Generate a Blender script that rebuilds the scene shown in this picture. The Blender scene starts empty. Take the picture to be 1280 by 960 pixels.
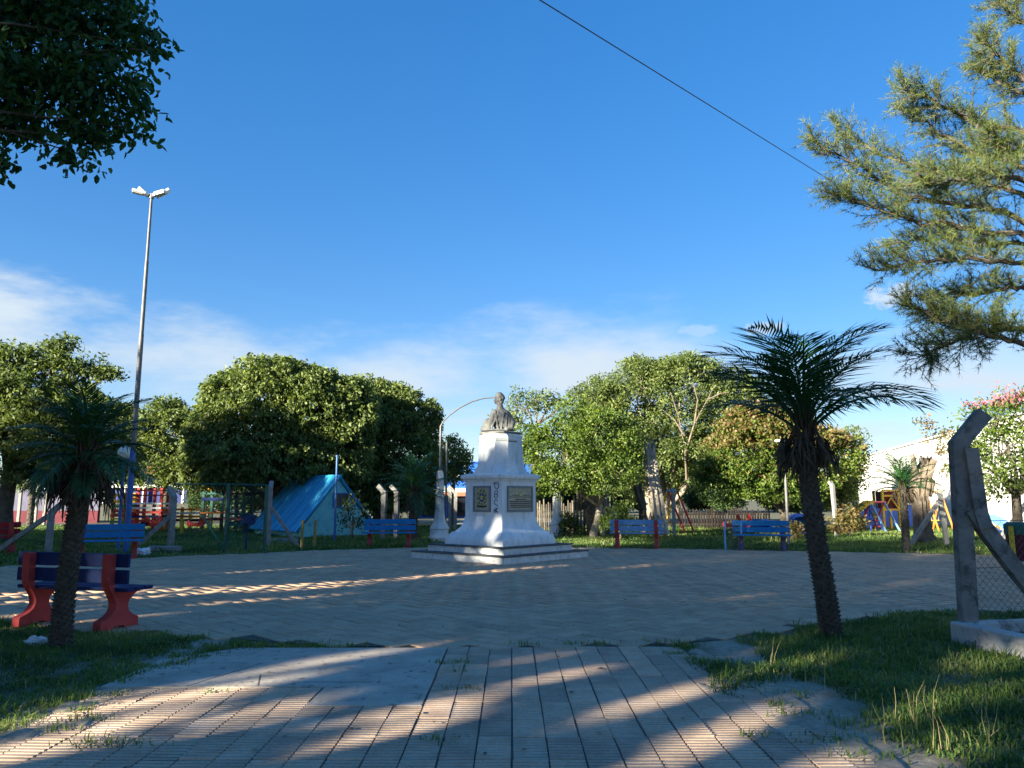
import bpy, bmesh, math, random
import numpy as np
from mathutils import Vector, Matrix

random.seed(7)
RNG = np.random.default_rng(11)
rad = math.radians
scene = bpy.context.scene
C = scene.collection

# ------------------------------------------------------------------ camera
F_PX, CU, CV, H_CAM, PITCH = 961.0, 640.0, 480.0, 1.5, 8.5      # photograph is 1280 x 960
cam_d = bpy.data.cameras.new('camera')
cam_d.sensor_width = 36.0
cam_d.lens = 36.0 * F_PX / 1280.0
cam_d.clip_start = 0.05
cam_d.clip_end = 3000.0
cam = bpy.data.objects.new('camera', cam_d)
C.objects.link(cam)
cam.location = (0, 0, H_CAM)
cam.rotation_euler = (rad(90 + PITCH), 0, 0)
scene.camera = cam

# ------------------------------------------------------------------ light
SUN_AZ = 50.0        # the sun stands behind the camera, to the left: light travels 50 deg right of straight ahead
SUN_EL = 14.0
L_DIR = Vector((math.sin(rad(SUN_AZ)) * math.cos(rad(SUN_EL)), math.cos(rad(SUN_AZ)) * math.cos(rad(SUN_EL)), -math.sin(rad(SUN_EL))))
world = bpy.data.worlds.new('World')
scene.world = world
world.use_nodes = True
wn, wl = world.node_tree.nodes, world.node_tree.links
wn.clear()
w_out = wn.new('ShaderNodeOutputWorld')
w_bg = wn.new('ShaderNodeBackground')
w_bg.inputs['Strength'].default_value = 0.101
sky = wn.new('ShaderNodeTexSky')
sky.sky_type = 'NISHITA'
sky.sun_disc = False
sky.sun_elevation = rad(SUN_EL)
sky.sun_rotation = rad(180 + SUN_AZ)
sky.altitude = 1000
sky.air_density = 1.0
sky.dust_density = 0.3
sky.ozone_density = 3.0
def wnode(t, **kw):
    n = wn.new(t)
    for k, v in kw.items():
        setattr(n, k, v)
    return n
def wmath(op, a, b=None, clamp=False):
    n = wnode('ShaderNodeMath', operation=op)
    n.use_clamp = clamp
    for i, x in enumerate((a, b)):
        if x is None:
            continue
        if isinstance(x, (int, float)):
            n.inputs[i].default_value = x
        else:
            wl.new(x, n.inputs[i])
    return n.outputs[0]
def wrange(x, a, b, c=0.0, d=1.0):
    n = wnode('ShaderNodeMapRange', interpolation_type='SMOOTHSTEP')
    wl.new(x, n.inputs['Value'])
    for k, v in zip(('From Min', 'From Max', 'To Min', 'To Max'), (a, b, c, d)):
        n.inputs[k].default_value = v
    return n.outputs['Result']
# sky colour: the camera's vivid rendering of a clear evening sky
hs = wnode('ShaderNodeHueSaturation')
hs.inputs['Saturation'].default_value = 1.70
hs.inputs['Hue'].default_value = 0.515
gm = wnode('ShaderNodeGamma')
gm.inputs['Gamma'].default_value = 0.58
wl.new(sky.outputs['Color'], gm.inputs['Color'])
wl.new(gm.outputs['Color'], hs.inputs['Color'])
tc = wnode('ShaderNodeTexCoord')
sep = wnode('ShaderNodeSeparateXYZ')
wl.new(tc.outputs['Generated'], sep.inputs[0])
zc = wmath('MAXIMUM', sep.outputs['Z'], 0.0)
den = wmath('ADD', zc, 0.10)
cx = wmath('DIVIDE', sep.outputs['X'], den)
cy = wmath('DIVIDE', sep.outputs['Y'], den)
comb = wnode('ShaderNodeCombineXYZ')
wl.new(cx, comb.inputs[0]); wl.new(cy, comb.inputs[1])
mp = wnode('ShaderNodeMapping')
mp.inputs['Rotation'].default_value = (0, 0, rad(24))
mp.inputs['Scale'].default_value = (0.30, 0.62, 1)
mp.inputs['Location'].default_value = (1.35, 0.3, 0)
wl.new(comb.outputs[0], mp.inputs[0])
n1 = wnode('ShaderNodeTexNoise')
n1.inputs['Scale'].default_value = 1.25
n1.inputs['Detail'].default_value = 9
n1.inputs['Roughness'].default_value = 0.58
n1.inputs['Distortion'].default_value = 0.5
wl.new(mp.outputs[0], n1.inputs['Vector'])
# thin cloud bank low over the horizon
band = wmath('MULTIPLY', wrange(zc, 0.02, 0.10), wrange(zc, 0.265, 0.16))
thr = wrange(zc, 0.12, 0.27, 0.40, 0.66)
dens = wmath('MULTIPLY', wmath('MULTIPLY', wmath('SUBTRACT', n1.outputs['Fac'], thr), 3.4, True), wrange(zc, 0.30, 0.20), True)
low = wmath('MULTIPLY', wrange(zc, 0.16, 0.02), 0.36)
dens = wmath('MAXIMUM', dens, low)
# a few small puffs and one bigger bank
def puff(az, el, size, stretch, amount):
    d = Vector((math.sin(rad(az)) * math.cos(rad(el)), math.cos(rad(az)) * math.cos(rad(el)), math.sin(rad(el))))
    vs = wnode('ShaderNodeVectorMath', operation='SUBTRACT')
    wl.new(tc.outputs['Generated'], vs.inputs[0])
    vs.inputs[1].default_value = d
    vm = wnode('ShaderNodeVectorMath', operation='MULTIPLY')
    wl.new(vs.outputs[0], vm.inputs[0])
    vm.inputs[1].default_value = (1, 1, stretch)
    ln = wnode('ShaderNodeVectorMath', operation='LENGTH')
    wl.new(vm.outputs[0], ln.inputs[0])
    nz = wnode('ShaderNodeTexNoise')
    nz.inputs['Scale'].default_value = (1.6 if size < .05 else .9) / size
    nz.inputs['Detail'].default_value = 9
    nz.inputs['Roughness'].default_value = 0.62
    nm_ = wnode('ShaderNodeMapping')
    nm_.inputs['Scale'].default_value = (1, 1, 1.5 if size < .05 else 3.2)
    nm_.inputs['Rotation'].default_value = (0, rad(6), 0)
    wl.new(tc.outputs['Generated'], nm_.inputs[0])
    wl.new(nm_.outputs[0], nz.inputs['Vector'])
    r = wmath('ADD', wmath('DIVIDE', ln.outputs['Value'], size), wmath('MULTIPLY', wmath('SUBTRACT', nz.outputs['Fac'], 0.5), 2.2))
    return wmath('MULTIPLY', wrange(r, 1.0, 0.35) if size < .05 else wrange(r, 1.05, 0.05), amount)
for az, el, size, st, am in ((26.9, 13.5, 0.036, 2.3, 0.9), (13.7, 12.1, 0.03, 3.0, 0.4), (18.5, 12.0, 0.024, 2.4, 0.6),
                             (-34, 11.4, 0.15, 2.4, 1.0), (-21, 9.5, 0.17, 2.8, 0.85), (5, 9.2, 0.28, 3.2, 1.0), (-9, 8.6, 0.26, 3.0, 0.9),
                             (30, 7.0, 0.2, 4.2, 0.4), (-40, 8, 0.2, 3, 0.6), (52, 10, 0.25, 3.5, 0.6), (-75, 11, 0.25, 3.5, 0.6), (90, 9, 0.3, 3.5, 0.6), (140, 9, 0.3, 3.5, 0.6), (-130, 9, 0.3, 3.5, 0.6)):
    dens = wmath('MAXIMUM', dens, puff(az, el, size, st, am))
cmix = wnode('ShaderNodeMix', data_type='RGBA')
wl.new(dens, cmix.inputs['Factor'])
wl.new(hs.outputs['Color'], cmix.inputs['A'])
cmix.inputs['B'].default_value = (1.7, 1.98, 2.25, 1)
wl.new(cmix.outputs['Result'], w_bg.inputs['Color'])
wl.new(w_bg.outputs[0], w_out.inputs['Surface'])

sun_d = bpy.data.lights.new('sun', 'SUN')
sun_d.energy = 5.0
sun_d.angle = rad(0.9)
sun_d.color = (1.0, 0.94, 0.76)
sun = bpy.data.objects.new('sun', sun_d)
C.objects.link(sun)
sun.rotation_euler = (-L_DIR).to_track_quat('Z', 'Y').to_euler()
sun.location = (-20, -25, 30)

vs_ = scene.view_settings
vs_.view_transform = 'Standard'
vs_.look = 'None'
vs_.exposure = 2.06
vs_.gamma = 1.0
scene.cycles.use_denoising = True
scene.cycles.max_bounces = 6
scene.cycles.transparent_max_bounces = 6

# ------------------------------------------------------------------ photo pixel -> place
SP, CP = math.sin(rad(PITCH)), math.cos(rad(PITCH))
def ray(u, v):
    x = (u - CU) / F_PX
    y = (CV - v) / F_PX
    return x, CP - y * SP, SP + y * CP
def G(u, v, z=0.0):
    x, f, up = ray(u, v)
    t = (z - H_CAM) / up
    return Vector((x * t, f * t, z))
def P(u, v, Y):
    x, f, up = ray(u, v)
    t = Y / f
    return Vector((x * t, Y, H_CAM + up * t))
def ZV(v, Y):
    return P(640, v, Y).z

# ------------------------------------------------------------------ mesh helpers
class MB:
    def __init__(s):
        s.v, s.f, s.m = [], [], []
    def add(s, verts, faces, mi=0):
        o = len(s.v)
        s.v += [tuple(p) for p in verts]
        s.f += [tuple(i + o for i in f) for f in faces]
        s.m += [mi] * len(faces)
        return s
    def box(s, c, size, R=None, mi=0):
        hx, hy, hz = (a / 2 for a in size)
        vs = [Vector((x, y, z)) for x in (-hx, hx) for y in (-hy, hy) for z in (-hz, hz)]
        if R is not None:
            vs = [R @ p for p in vs]
        c = Vector(c)
        return s.add([c + p for p in vs], [(0, 1, 3, 2), (4, 6, 7, 5), (0, 4, 5, 1), (2, 3, 7, 6), (0, 2, 6, 4), (1, 5, 7, 3)], mi)
    def bbox(s, c, size, R=None, b=0.01, mi=0):          # box with chamfered edges
        hx, hy, hz = (a / 2 for a in size)
        b = min(b, hx * .45, hy * .45, hz * .45)
        pts = []
        for sx in (-1, 1):
            for sy in (-1, 1):
                for sz in (-1, 1):
                    pts += [(sx * (hx - b), sy * (hy - b), sz * hz), (sx * (hx - b), sy * hy, sz * (hz - b)), (sx * hx, sy * (hy - b), sz * (hz - b))]
        bm = bmesh.new()
        for p in pts:
            bm.verts.new(p)
        bmesh.ops.convex_hull(bm, input=bm.verts)
        bmesh.ops.dissolve_limit(bm, angle_limit=0.01, verts=bm.verts, edges=bm.edges)
        bm.verts.ensure_lookup_table(); bm.verts.index_update()
        vs = [v.co.copy() for v in bm.verts]
        fs = [[v.index for v in f.verts] for f in bm.faces]
        bm.free()
        if R is not None:
            vs = [R @ p for p in vs]
        c = Vector(c)
        return s.add([c + p for p in vs], fs, mi)
    def tube(s, pts, radii, n=8, cap=True, mi=0, jit=0.0, phase=0.0, flat=1.0):
        pts = [Vector(p) for p in pts]
        if isinstance(radii, (int, float)):
            radii = [radii] * len(pts)
        t0 = (pts[1] - pts[0]).normalized()
        ref = Vector((0, 0, 1)) if abs(t0.z) < .9 else Vector((1, 0, 0))
        a = t0.cross(ref).normalized()
        vs = []
        for i, p in enumerate(pts):
            t = (pts[min(i + 1, len(pts) - 1)] - pts[max(i - 1, 0)]).normalized()
            a = (a - t * a.dot(t)).normalized()
            b = t.cross(a)
            for k in range(n):
                an = 2 * math.pi * k / n + phase
                r = radii[i] * (1 + (random.uniform(-jit, jit) if jit else 0))
                vs.append(p + a * math.cos(an) * r + b * math.sin(an) * r * flat)
        fs = []
        for i in range(len(pts) - 1):
            for k in range(n):
                k2 = (k + 1) % n
                fs.append((i * n + k, i * n + k2, (i + 1) * n + k2, (i + 1) * n + k))
        if cap:
            fs.append(tuple(range(n - 1, -1, -1)))
            fs.append(tuple((len(pts) - 1) * n + k for k in range(n)))
        return s.add(vs, fs, mi)
    def loft(s, rings, cap=True, mi=0):
        n = len(rings[0])
        vs = [p for r in rings for p in r]
        fs = []
        for i in range(len(rings) - 1):
            for k in range(n):
                k2 = (k + 1) % n
                fs.append((i * n + k, i * n + k2, (i + 1) * n + k2, (i + 1) * n + k))
        if cap:
            fs.append(tuple(range(n - 1, -1, -1)))
            fs.append(tuple((len(rings) - 1) * n + k for k in range(n)))
        return s.add(vs, fs, mi)
    def lathe(s, prof, c=(0, 0, 0), n=16, mi=0):
        c = Vector(c)
        return s.loft([[c + Vector((r * math.cos(2 * math.pi * k / n), r * math.sin(2 * math.pi * k / n), z)) for k in range(n)] for r, z in prof], True, mi)
    def prism(s, poly, origin, ax, ay, an, th, mi=0):     # polygon (2-D) extruded by th along an
        o = Vector(origin)
        n = len(poly)
        vs = [o + ax * x + ay * y for x, y in poly] + [o + ax * x + ay * y + an * th for x, y in poly]
        fs = [tuple(range(n - 1, -1, -1)), tuple(range(n, 2 * n))] + [(k, (k + 1) % n, n + (k + 1) % n, n + k) for k in range(n)]
        return s.add(vs, fs, mi)
    def sphere(s, c, r, n=12, m=8, mi=0):
        c = Vector(c)
        rr = r if hasattr(r, '__len__') else (r, r, r)
        prof = []
        for i in range(m + 1):
            th = math.pi * i / m
            prof.append((max(math.sin(th), 1e-3), -math.cos(th)))
        return s.loft([[c + Vector((a * rr[0] * math.cos(2 * math.pi * k / n), a * rr[1] * math.sin(2 * math.pi * k / n), z * rr[2])) for k in range(n)] for a, z in prof], True, mi)
    def mesh(s, name, mats, smooth=False):
        me = bpy.data.meshes.new(name)
        me.from_pydata(s.v, [], s.f)
        for m in (mats if isinstance(mats, (list, tuple)) else [mats]):
            me.materials.append(m)
        if len(me.materials) > 1:
            me.polygons.foreach_set('material_index', s.m)
        bm = bmesh.new(); bm.from_mesh(me)
        bmesh.ops.recalc_face_normals(bm, faces=bm.faces)
        bm.to_mesh(me); bm.free()
        if smooth:
            me.polygons.foreach_set('use_smooth', [True] * len(me.polygons))
        me.update()
        return me
def tag(o, label=None, cat=None, group=None, kind=None):
    for k, v in (('label', label), ('category', cat), ('group', group), ('kind', kind)):
        if v:
            o[k] = v
    return o
def obj(name, data, mats=None, parent=None, smooth=False, loc=None, rz=0.0, label=None, cat=None, group=None, kind=None, autosmooth=None):
    me = data.mesh(name, mats, smooth) if isinstance(data, MB) else data
    if autosmooth:
        me.polygons.foreach_set('use_smooth', [True] * len(me.polygons))
        me.set_sharp_from_angle(angle=rad(autosmooth))
    o = bpy.data.objects.new(name, me)
    C.objects.link(o)
    if parent:
        o.parent = parent
    if loc is not None:
        o.location = loc
    o.rotation_euler[2] = rz
    return tag(o, label, cat, group, kind)
def thing(name, label, cat, loc=(0, 0, 0), rz=0.0, group=None):
    o = bpy.data.objects.new(name, None)
    o.empty_display_size = 0.2
    C.objects.link(o)
    o.location = loc
    o.rotation_euler[2] = rz
    return tag(o, label, cat, group)
def copy_tree(o, parent=None, label=None, mats=None):
    c = o.copy()
    C.objects.link(c)
    c.parent = parent
    if label:
        c['label'] = label
    for ch in o.children:
        copy_tree(ch, c)
    return c
def np_mesh(name, V, Fq, mat, attr=None, smooth=False):
    """V (n,3) float, Fq (m,3 or 4) int -> mesh made with foreach_set"""
    me = bpy.data.meshes.new(name)
    V = np.ascontiguousarray(V, dtype=np.float32)
    Fq = np.ascontiguousarray(Fq, dtype=np.int32)
    k = Fq.shape[1]
    me.vertices.add(len(V)); me.vertices.foreach_set('co', V.ravel())
    me.loops.add(Fq.size); me.loops.foreach_set('vertex_index', Fq.ravel())
    me.polygons.add(len(Fq)); me.polygons.foreach_set('loop_start', np.arange(0, Fq.size, k, dtype=np.int32))
    me.update(calc_edges=True)
    if attr is not None:
        a = me.attributes.new('var', 'FLOAT', 'POINT')
        a.data.foreach_set('value', np.ascontiguousarray(attr, dtype=np.float32))
    if smooth:
        me.polygons.foreach_set('use_smooth', np.ones(len(Fq), dtype=bool))
    me.materials.append(mat)
    return me

# ------------------------------------------------------------------ materials
def new_mat(name):
    m = bpy.data.materials.new(name)
    m.use_nodes = True
    nt = m.node_tree
    nt.nodes.clear()
    out = nt.nodes.new('ShaderNodeOutputMaterial')
    b = nt.nodes.new('ShaderNodeBsdfPrincipled')
    nt.links.new(b.outputs[0], out.inputs['Surface'])
    return m, nt, b, out
def ramp(nt, fac, stops):
    r = nt.nodes.new('ShaderNodeValToRGB')
    e = r.color_ramp.elements
    while len(e) < len(stops):
        e.new(0.5)
    for el, (p, c) in zip(e, stops):
        el.position = p
        el.color = (*c, 1) if len(c) == 3 else c
    nt.links.new(fac, r.inputs['Fac'])
    return r.outputs['Color']
def noise(nt, scale, detail=6, rough=0.6, vec=None, dist=0.0):
    n = nt.nodes.new('ShaderNodeTexNoise')
    n.inputs['Scale'].default_value = scale
    n.inputs['Detail'].default_value = detail
    n.inputs['Roughness'].default_value = rough
    n.inputs['Distortion'].default_value = dist
    if vec is None:
        vec = nt.nodes.new('ShaderNodeTexCoord').outputs['Object']
    nt.links.new(vec, n.inputs['Vector'])
    return n.outputs['Fac']
def mixc(nt, fac, a, b, mode='MIX'):
    n = nt.nodes.new('ShaderNodeMix')
    n.data_type = 'RGBA'
    n.blend_type = mode
    for sock, x in (('Factor', fac), ('A', a), ('B', b)):
        i = n.inputs[sock] if sock == 'Factor' else [q for q in n.inputs if q.name == sock and q.type == 'RGBA'][0]
        if isinstance(x, (int, float)):
            i.default_value = x
        elif isinstance(x, (tuple, list)):
            i.default_value = (*x, 1)
        else:
            nt.links.new(x, i)
    return [q for q in n.outputs if q.type == 'RGBA'][0]
def bump(nt, b, h, strength=0.3, dist=0.01):
    n = nt.nodes.new('ShaderNodeBump')
    n.inputs['Strength'].default_value = strength
    n.inputs['Distance'].default_value = dist
    nt.links.new(h, n.inputs['Height'])
    nt.links.new(n.outputs[0], b.inputs['Normal'])
def world_pos(nt):
    return nt.nodes.new('ShaderNodeNewGeometry').outputs['Position']
def surf(name, stops, scale=8.0, rough=0.7, metal=0.0, bumpy=0.25, bdist=0.006, worn=None, worn_at=(0.55, 0.65), worn_scale=6.0, objrand=0.0, spec=0.4, space='pos', detail=7):
    """procedural surface: colour ramp over noise, optional worn patches, fine relief"""
    m, nt, b, out = new_mat(name)
    vec = world_pos(nt) if space == 'pos' else None
    f = noise(nt, scale, detail, 0.62, vec)
    n = len(stops)
    col = ramp(nt, f, [(0.3 + 0.4 * i / max(n - 1, 1), c) for i, c in enumerate(stops)]) if n > 1 else None
    if n == 1:
        col = ramp(nt, f, [(0.3, tuple(x * 0.82 for x in stops[0])), (0.7, tuple(min(1, x * 1.14) for x in stops[0]))])
    if worn is not None:
        w = noise(nt, worn_scale, 8, 0.7, vec)
        wf = ramp(nt, w, [(worn_at[0], (0, 0, 0)), (worn_at[1], (1, 1, 1))])
        col = mixc(nt, wf, col, worn)
    if objrand:
        oi = nt.nodes.new('ShaderNodeObjectInfo')
        rr = ramp(nt, oi.outputs['Random'], [(0, (1 - objrand,) * 3), (1, (1 + objrand,) * 3)])
        col = mixc(nt, 1.0, col, rr, 'MULTIPLY')
    nt.links.new(col, b.inputs['Base Color'])
    b.inputs['Roughness'].default_value = rough
    b.inputs['Metallic'].default_value = metal
    b.inputs['Specular IOR Level'].default_value = spec
    if bumpy:
        h = noise(nt, scale * 9, 6, 0.7, vec)
        bump(nt, b, h, bumpy, bdist)
    return m
def leaf_mat(name, stops, trans=0.35, rough=0.5, tint=1.25, spec=0.35):
    """leaf colour from the per-leaf attribute, light passing through the blade"""
    m, nt, b, out = new_mat(name)
    a = nt.nodes.new('ShaderNodeAttribute')
    a.attribute_name = 'var'
    col = ramp(nt, a.outputs['Fac'], [(i / max(len(stops) - 1, 1), c) for i, c in enumerate(stops)])
    nt.links.new(col, b.inputs['Base Color'])
    b.inputs['Roughness'].default_value = rough
    b.inputs['Specular IOR Level'].default_value = spec
    tr = nt.nodes.new('ShaderNodeBsdfTranslucent')
    tcol = mixc(nt, 1.0, col, (tint, tint, tint * 0.5), 'MULTIPLY')
    nt.links.new(tcol, tr.inputs['Color'])
    mx = nt.nodes.new('ShaderNodeMixShader')
    mx.inputs[0].default_value = trans
    nt.links.new(b.outputs[0], mx.inputs[1]); nt.links.new(tr.outputs[0], mx.inputs[2])
    nt.links.new(mx.outputs[0], out.inputs['Surface'])
    return m

M = {}
def soil_mat():
    m, nt, b, out = new_mat('soil')
    pos = world_pos(nt)
    col = ramp(nt, noise(nt, 1.7, 8, 0.65, pos), [(0.3, (0.06, 0.075, 0.025)), (0.5, (0.11, 0.10, 0.05)), (0.7, (0.2, 0.165, 0.10))])
    # trodden sandy margin on both sides of the entrance path
    sp_ = nt.nodes.new('ShaderNodeSeparateXYZ')
    nt.links.new(pos, sp_.inputs[0])
    def mth(op, a, b_):
        n = nt.nodes.new('ShaderNodeMath'); n.operation = op
        for i, x in enumerate((a, b_)):
            if isinstance(x, (int, float)): n.inputs[i].default_value = x
            else: nt.links.new(x, n.inputs[i])
        return n.outputs[0]
    d = mth('SUBTRACT', mth('ABSOLUTE', mth('ADD', sp_.outputs['X'], 0.5), 0), 2.75)
    d = mth('ADD', mth('ABSOLUTE', d, 0), mth('MULTIPLY', noise(nt, 2.5, 6, 0.6, pos), 0.9))
    f = ramp(nt, d, [(0.5, (1, 1, 1)), (0.95, (0, 0, 0))])
    sand = ramp(nt, noise(nt, 14, 7, 0.7, pos), [(0.3, (0.24, 0.19, 0.13)), (0.7, (0.46, 0.38, 0.28))])
    col = mixc(nt, f, col, sand)
    nt.links.new(col, b.inputs['Base Color'])
    b.inputs['Roughness'].default_value = 0.95
    bump(nt, b, noise(nt, 22, 7, 0.7, pos), 0.6, 0.02)
    return m
M['soil'] = soil_mat()
M['joint'] = surf('joint', [(0.06, 0.053, 0.042), (0.15, 0.13, 0.10)], 5, 0.95)
M['concrete'] = surf('concrete', [(0.20, 0.19, 0.17), (0.33, 0.31, 0.28)], 5, 0.9, worn=(0.10, 0.10, 0.09), worn_at=(0.56, 0.72))
M['mossy'] = surf('mossy', [(0.14, 0.135, 0.125), (0.27, 0.255, 0.235)], 5, 0.92, worn=(0.055, 0.058, 0.05), worn_at=(0.5, 0.66), worn_scale=6, bumpy=0.5)
M['slab'] = surf('slab', [(0.37, 0.295, 0.23), (0.57, 0.475, 0.375)], 2.6, 0.9, worn=(0.17, 0.155, 0.13), worn_at=(0.57, 0.64), worn_scale=7.5, bumpy=0.6, bdist=0.012)
def weathered_white():
    m, nt, b, out = new_mat('white_paint')
    pos = world_pos(nt)
    col = ramp(nt, noise(nt, 3.0, 8, 0.62, pos), [(0.3, (0.60, 0.61, 0.60)), (0.7, (0.78, 0.78, 0.76))])
    mp_ = nt.nodes.new('ShaderNodeMapping'); mp_.inputs['Scale'].default_value = (9, 9, 0.9)
    nt.links.new(pos, mp_.inputs[0])
    st = ramp(nt, noise(nt, 1.0, 7, 0.65, mp_.outputs[0]), [(0.52, (1, 1, 1)), (0.74, (0.62, 0.60, 0.56))])     # rain streaks
    col = mixc(nt, 0.8, col, st, 'MULTIPLY')
    gr = ramp(nt, noise(nt, 7.0, 9, 0.72, pos), [(0.60, (1, 1, 1)), (0.74, (0.5, 0.48, 0.44))])               # grime patches
    col = mixc(nt, 0.9, col, gr, 'MULTIPLY')
    nt.links.new(col, b.inputs['Base Color'])
    b.inputs['Roughness'].default_value = 0.65
    bump(nt, b, noise(nt, 30, 7, 0.7, pos), 0.2, 0.006)
    return m
M['white_paint'] = weathered_white()
M['plain_white'] = surf('white_paint', [(0.62, 0.63, 0.62), (0.78, 0.78, 0.76)], 3.0, 0.62, worn=(0.48, 0.48, 0.46), worn_at=(0.60, 0.78), worn_scale=5, bumpy=0.12)
M['step_side'] = surf('step_side', [(0.5, 0.5, 0.48), (0.70, 0.69, 0.66)], 5, 0.8, worn=(0.15, 0.15, 0.14), worn_at=(0.55, 0.70), worn_scale=9, bumpy=0.3)
M['step_top'] = surf('step_top', [(0.05, 0.05, 0.05), (0.13, 0.13, 0.12)], 6, 0.85, worn=(0.32, 0.31, 0.29), worn_at=(0.62, 0.75), worn_scale=5)
M['statue'] = surf('statue', [(0.09, 0.09, 0.087), (0.21, 0.205, 0.19)], 7, 0.9, worn=(0.07, 0.07, 0.068), worn_at=(0.52, 0.68), worn_scale=9, bumpy=0.6)
M['grey_stone'] = surf('grey_stone', [(0.13, 0.14, 0.15), (0.22, 0.23, 0.24)], 14, 0.6)
M['brass'] = surf('brass', [(0.28, 0.245, 0.15), (0.44, 0.39, 0.26)], 12, 0.55, 0.0)
M['gold'] = surf('gold', [(0.42, 0.33, 0.06), (0.55, 0.45, 0.10)], 20, 0.5, 0.2)
M['dark_ink'] = surf('dark_ink', [(0.015, 0.02, 0.05)], 20, 0.6)
M['crest_green'] = surf('crest_green', [(0.03, 0.07, 0.03), (0.12, 0.12, 0.04)], 25, 0.6)
M['crest_blue'] = surf('crest_blue', [(0.03, 0.05, 0.16)], 25, 0.6)
M['red_concrete'] = surf('red_concrete', [(0.33, 0.03, 0.03), (0.48, 0.06, 0.055)], 5, 0.8, worn=(0.40, 0.22, 0.19), worn_at=(0.63, 0.70), worn_scale=11, bumpy=0.4)
M['navy_and_shaded_wood'] = surf('navy_and_shaded_wood', [(0.006, 0.016, 0.075), (0.012, 0.028, 0.12)], 9, 0.75, worn=(0.05, 0.08, 0.16), worn_at=(0.66, 0.8), worn_scale=12, spec=0.2)  # near bench: blue paint with its shade put into the colour; play slats: navy
M['blue_wood'] = surf('blue_wood', [(0.014, 0.15, 0.34), (0.024, 0.20, 0.43)], 9, 0.75, worn=(0.04, 0.15, 0.32), worn_at=(0.62, 0.78), worn_scale=12, spec=0.2)
M['pale_blue_wood'] = surf('pale_blue_wood', [(0.12, 0.26, 0.46), (0.22, 0.38, 0.56)], 7, 0.6, worn=(0.45, 0.5, 0.55), worn_at=(0.55, 0.66), worn_scale=9, spec=0.2)  # lighter blue than the other bench planks, with pale patches
M['red_wood'] = surf('red_wood', [(0.30, 0.015, 0.02), (0.42, 0.03, 0.03)], 9, 0.75, spec=0.2)
M['plum_concrete'] = surf('plum_concrete', [(0.10, 0.07, 0.14), (0.17, 0.12, 0.2)], 8, 0.7)
M['galv'] = surf('galv', [(0.12, 0.115, 0.11), (0.2, 0.19, 0.18)], 6, 0.6, 0.3)
M['blue_metal'] = surf('blue_metal', [(0.02, 0.09, 0.28), (0.03, 0.13, 0.36)], 6, 0.5)
M['grey_metal'] = surf('grey_metal', [(0.16, 0.17, 0.18), (0.24, 0.25, 0.26)], 8, 0.5, 0.4)
M['green_metal'] = surf('green_metal', [(0.008, 0.07, 0.05), (0.015, 0.11, 0.08)], 8, 0.5)
M['white_metal'] = surf('white_metal', [(0.65, 0.66, 0.66), (0.8, 0.8, 0.78)], 8, 0.45)
M['lamp_glass'] = surf('lamp_glass', [(0.62, 0.60, 0.50), (0.74, 0.72, 0.62)], 9, 0.25, worn=(0.30, 0.28, 0.2), worn_at=(0.58, 0.7), worn_scale=7)
M['black_rubber'] = surf('black_rubber', [(0.015, 0.015, 0.016)], 20, 0.6)
M['bark'] = surf('bark', [(0.05, 0.04, 0.03), (0.13, 0.105, 0.08), (0.2, 0.17, 0.13)], 7, 0.95, bumpy=0.9, bdist=0.03)
M['pale_bark'] = surf('pale_bark', [(0.24, 0.19, 0.14), (0.42, 0.35, 0.27), (0.52, 0.44, 0.34)], 5, 0.95, bumpy=0.9, bdist=0.04)
M['stump_bark'] = surf('stump_bark', [(0.11, 0.085, 0.06), (0.22, 0.17, 0.12), (0.34, 0.27, 0.2)], 4, 0.95, bumpy=1.0, bdist=0.06)
M['palm_bark'] = surf('palm_bark', [(0.045, 0.038, 0.03), (0.12, 0.10, 0.075)], 16, 0.95, bumpy=0.7, bdist=0.02)
M['dead_frond'] = surf('dead_frond', [(0.035, 0.026, 0.018), (0.10, 0.075, 0.045)], 14, 0.9)
M['old_wood'] = surf('old_wood', [(0.09, 0.075, 0.055), (0.19, 0.16, 0.125)], 5, 0.9, objrand=0.4)
M['dark_wood'] = surf('dark_wood', [(0.012, 0.008, 0.007), (0.025, 0.015, 0.013)], 5, 0.9, objrand=0.35)
M['grey_green'] = surf('grey_green', [(0.05, 0.055, 0.045), (0.09, 0.09, 0.075)], 2, 0.9)
M['yellow_paint'] = surf('yellow_paint', [(0.62, 0.36, 0.012), (0.75, 0.46, 0.02)], 8, 0.5)
M['orange_paint'] = surf('orange_paint', [(0.60, 0.16, 0.015), (0.7, 0.22, 0.03)], 8, 0.5)
M['red_paint'] = surf('red_paint', [(0.52, 0.025, 0.02), (0.62, 0.05, 0.04)], 8, 0.5)
M['pink_paint'] = surf('pink_paint', [(0.55, 0.06, 0.12)], 8, 0.5)
M['green_paint'] = surf('green_paint', [(0.03, 0.22, 0.08), (0.06, 0.32, 0.13)], 8, 0.5)
M['blue_paint'] = surf('blue_paint', [(0.012, 0.06, 0.36), (0.02, 0.10, 0.48)], 4, 0.55, worn=(0.05, 0.14, 0.45), worn_at=(0.6, 0.75), worn_scale=3)
M['sky_paint'] = surf('sky_paint', [(0.10, 0.28, 0.55), (0.16, 0.36, 0.62)], 5, 0.6)
M['roof_blue'] = surf('roof_blue', [(0.02, 0.27, 0.5), (0.04, 0.36, 0.6)], 3.5, 0.65, worn=(0.20, 0.42, 0.62), worn_at=(0.58, 0.72), worn_scale=4, objrand=0.16)
M['cyan_wall'] = surf('cyan_wall', [(0.16, 0.52, 0.55), (0.24, 0.62, 0.62)], 4, 0.75, worn=(0.09, 0.30, 0.36), worn_at=(0.56, 0.7), worn_scale=3.5)
M['dark_glass'] = surf('dark_glass', [(0.012, 0.014, 0.02)], 6, 0.15, bumpy=0)
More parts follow.
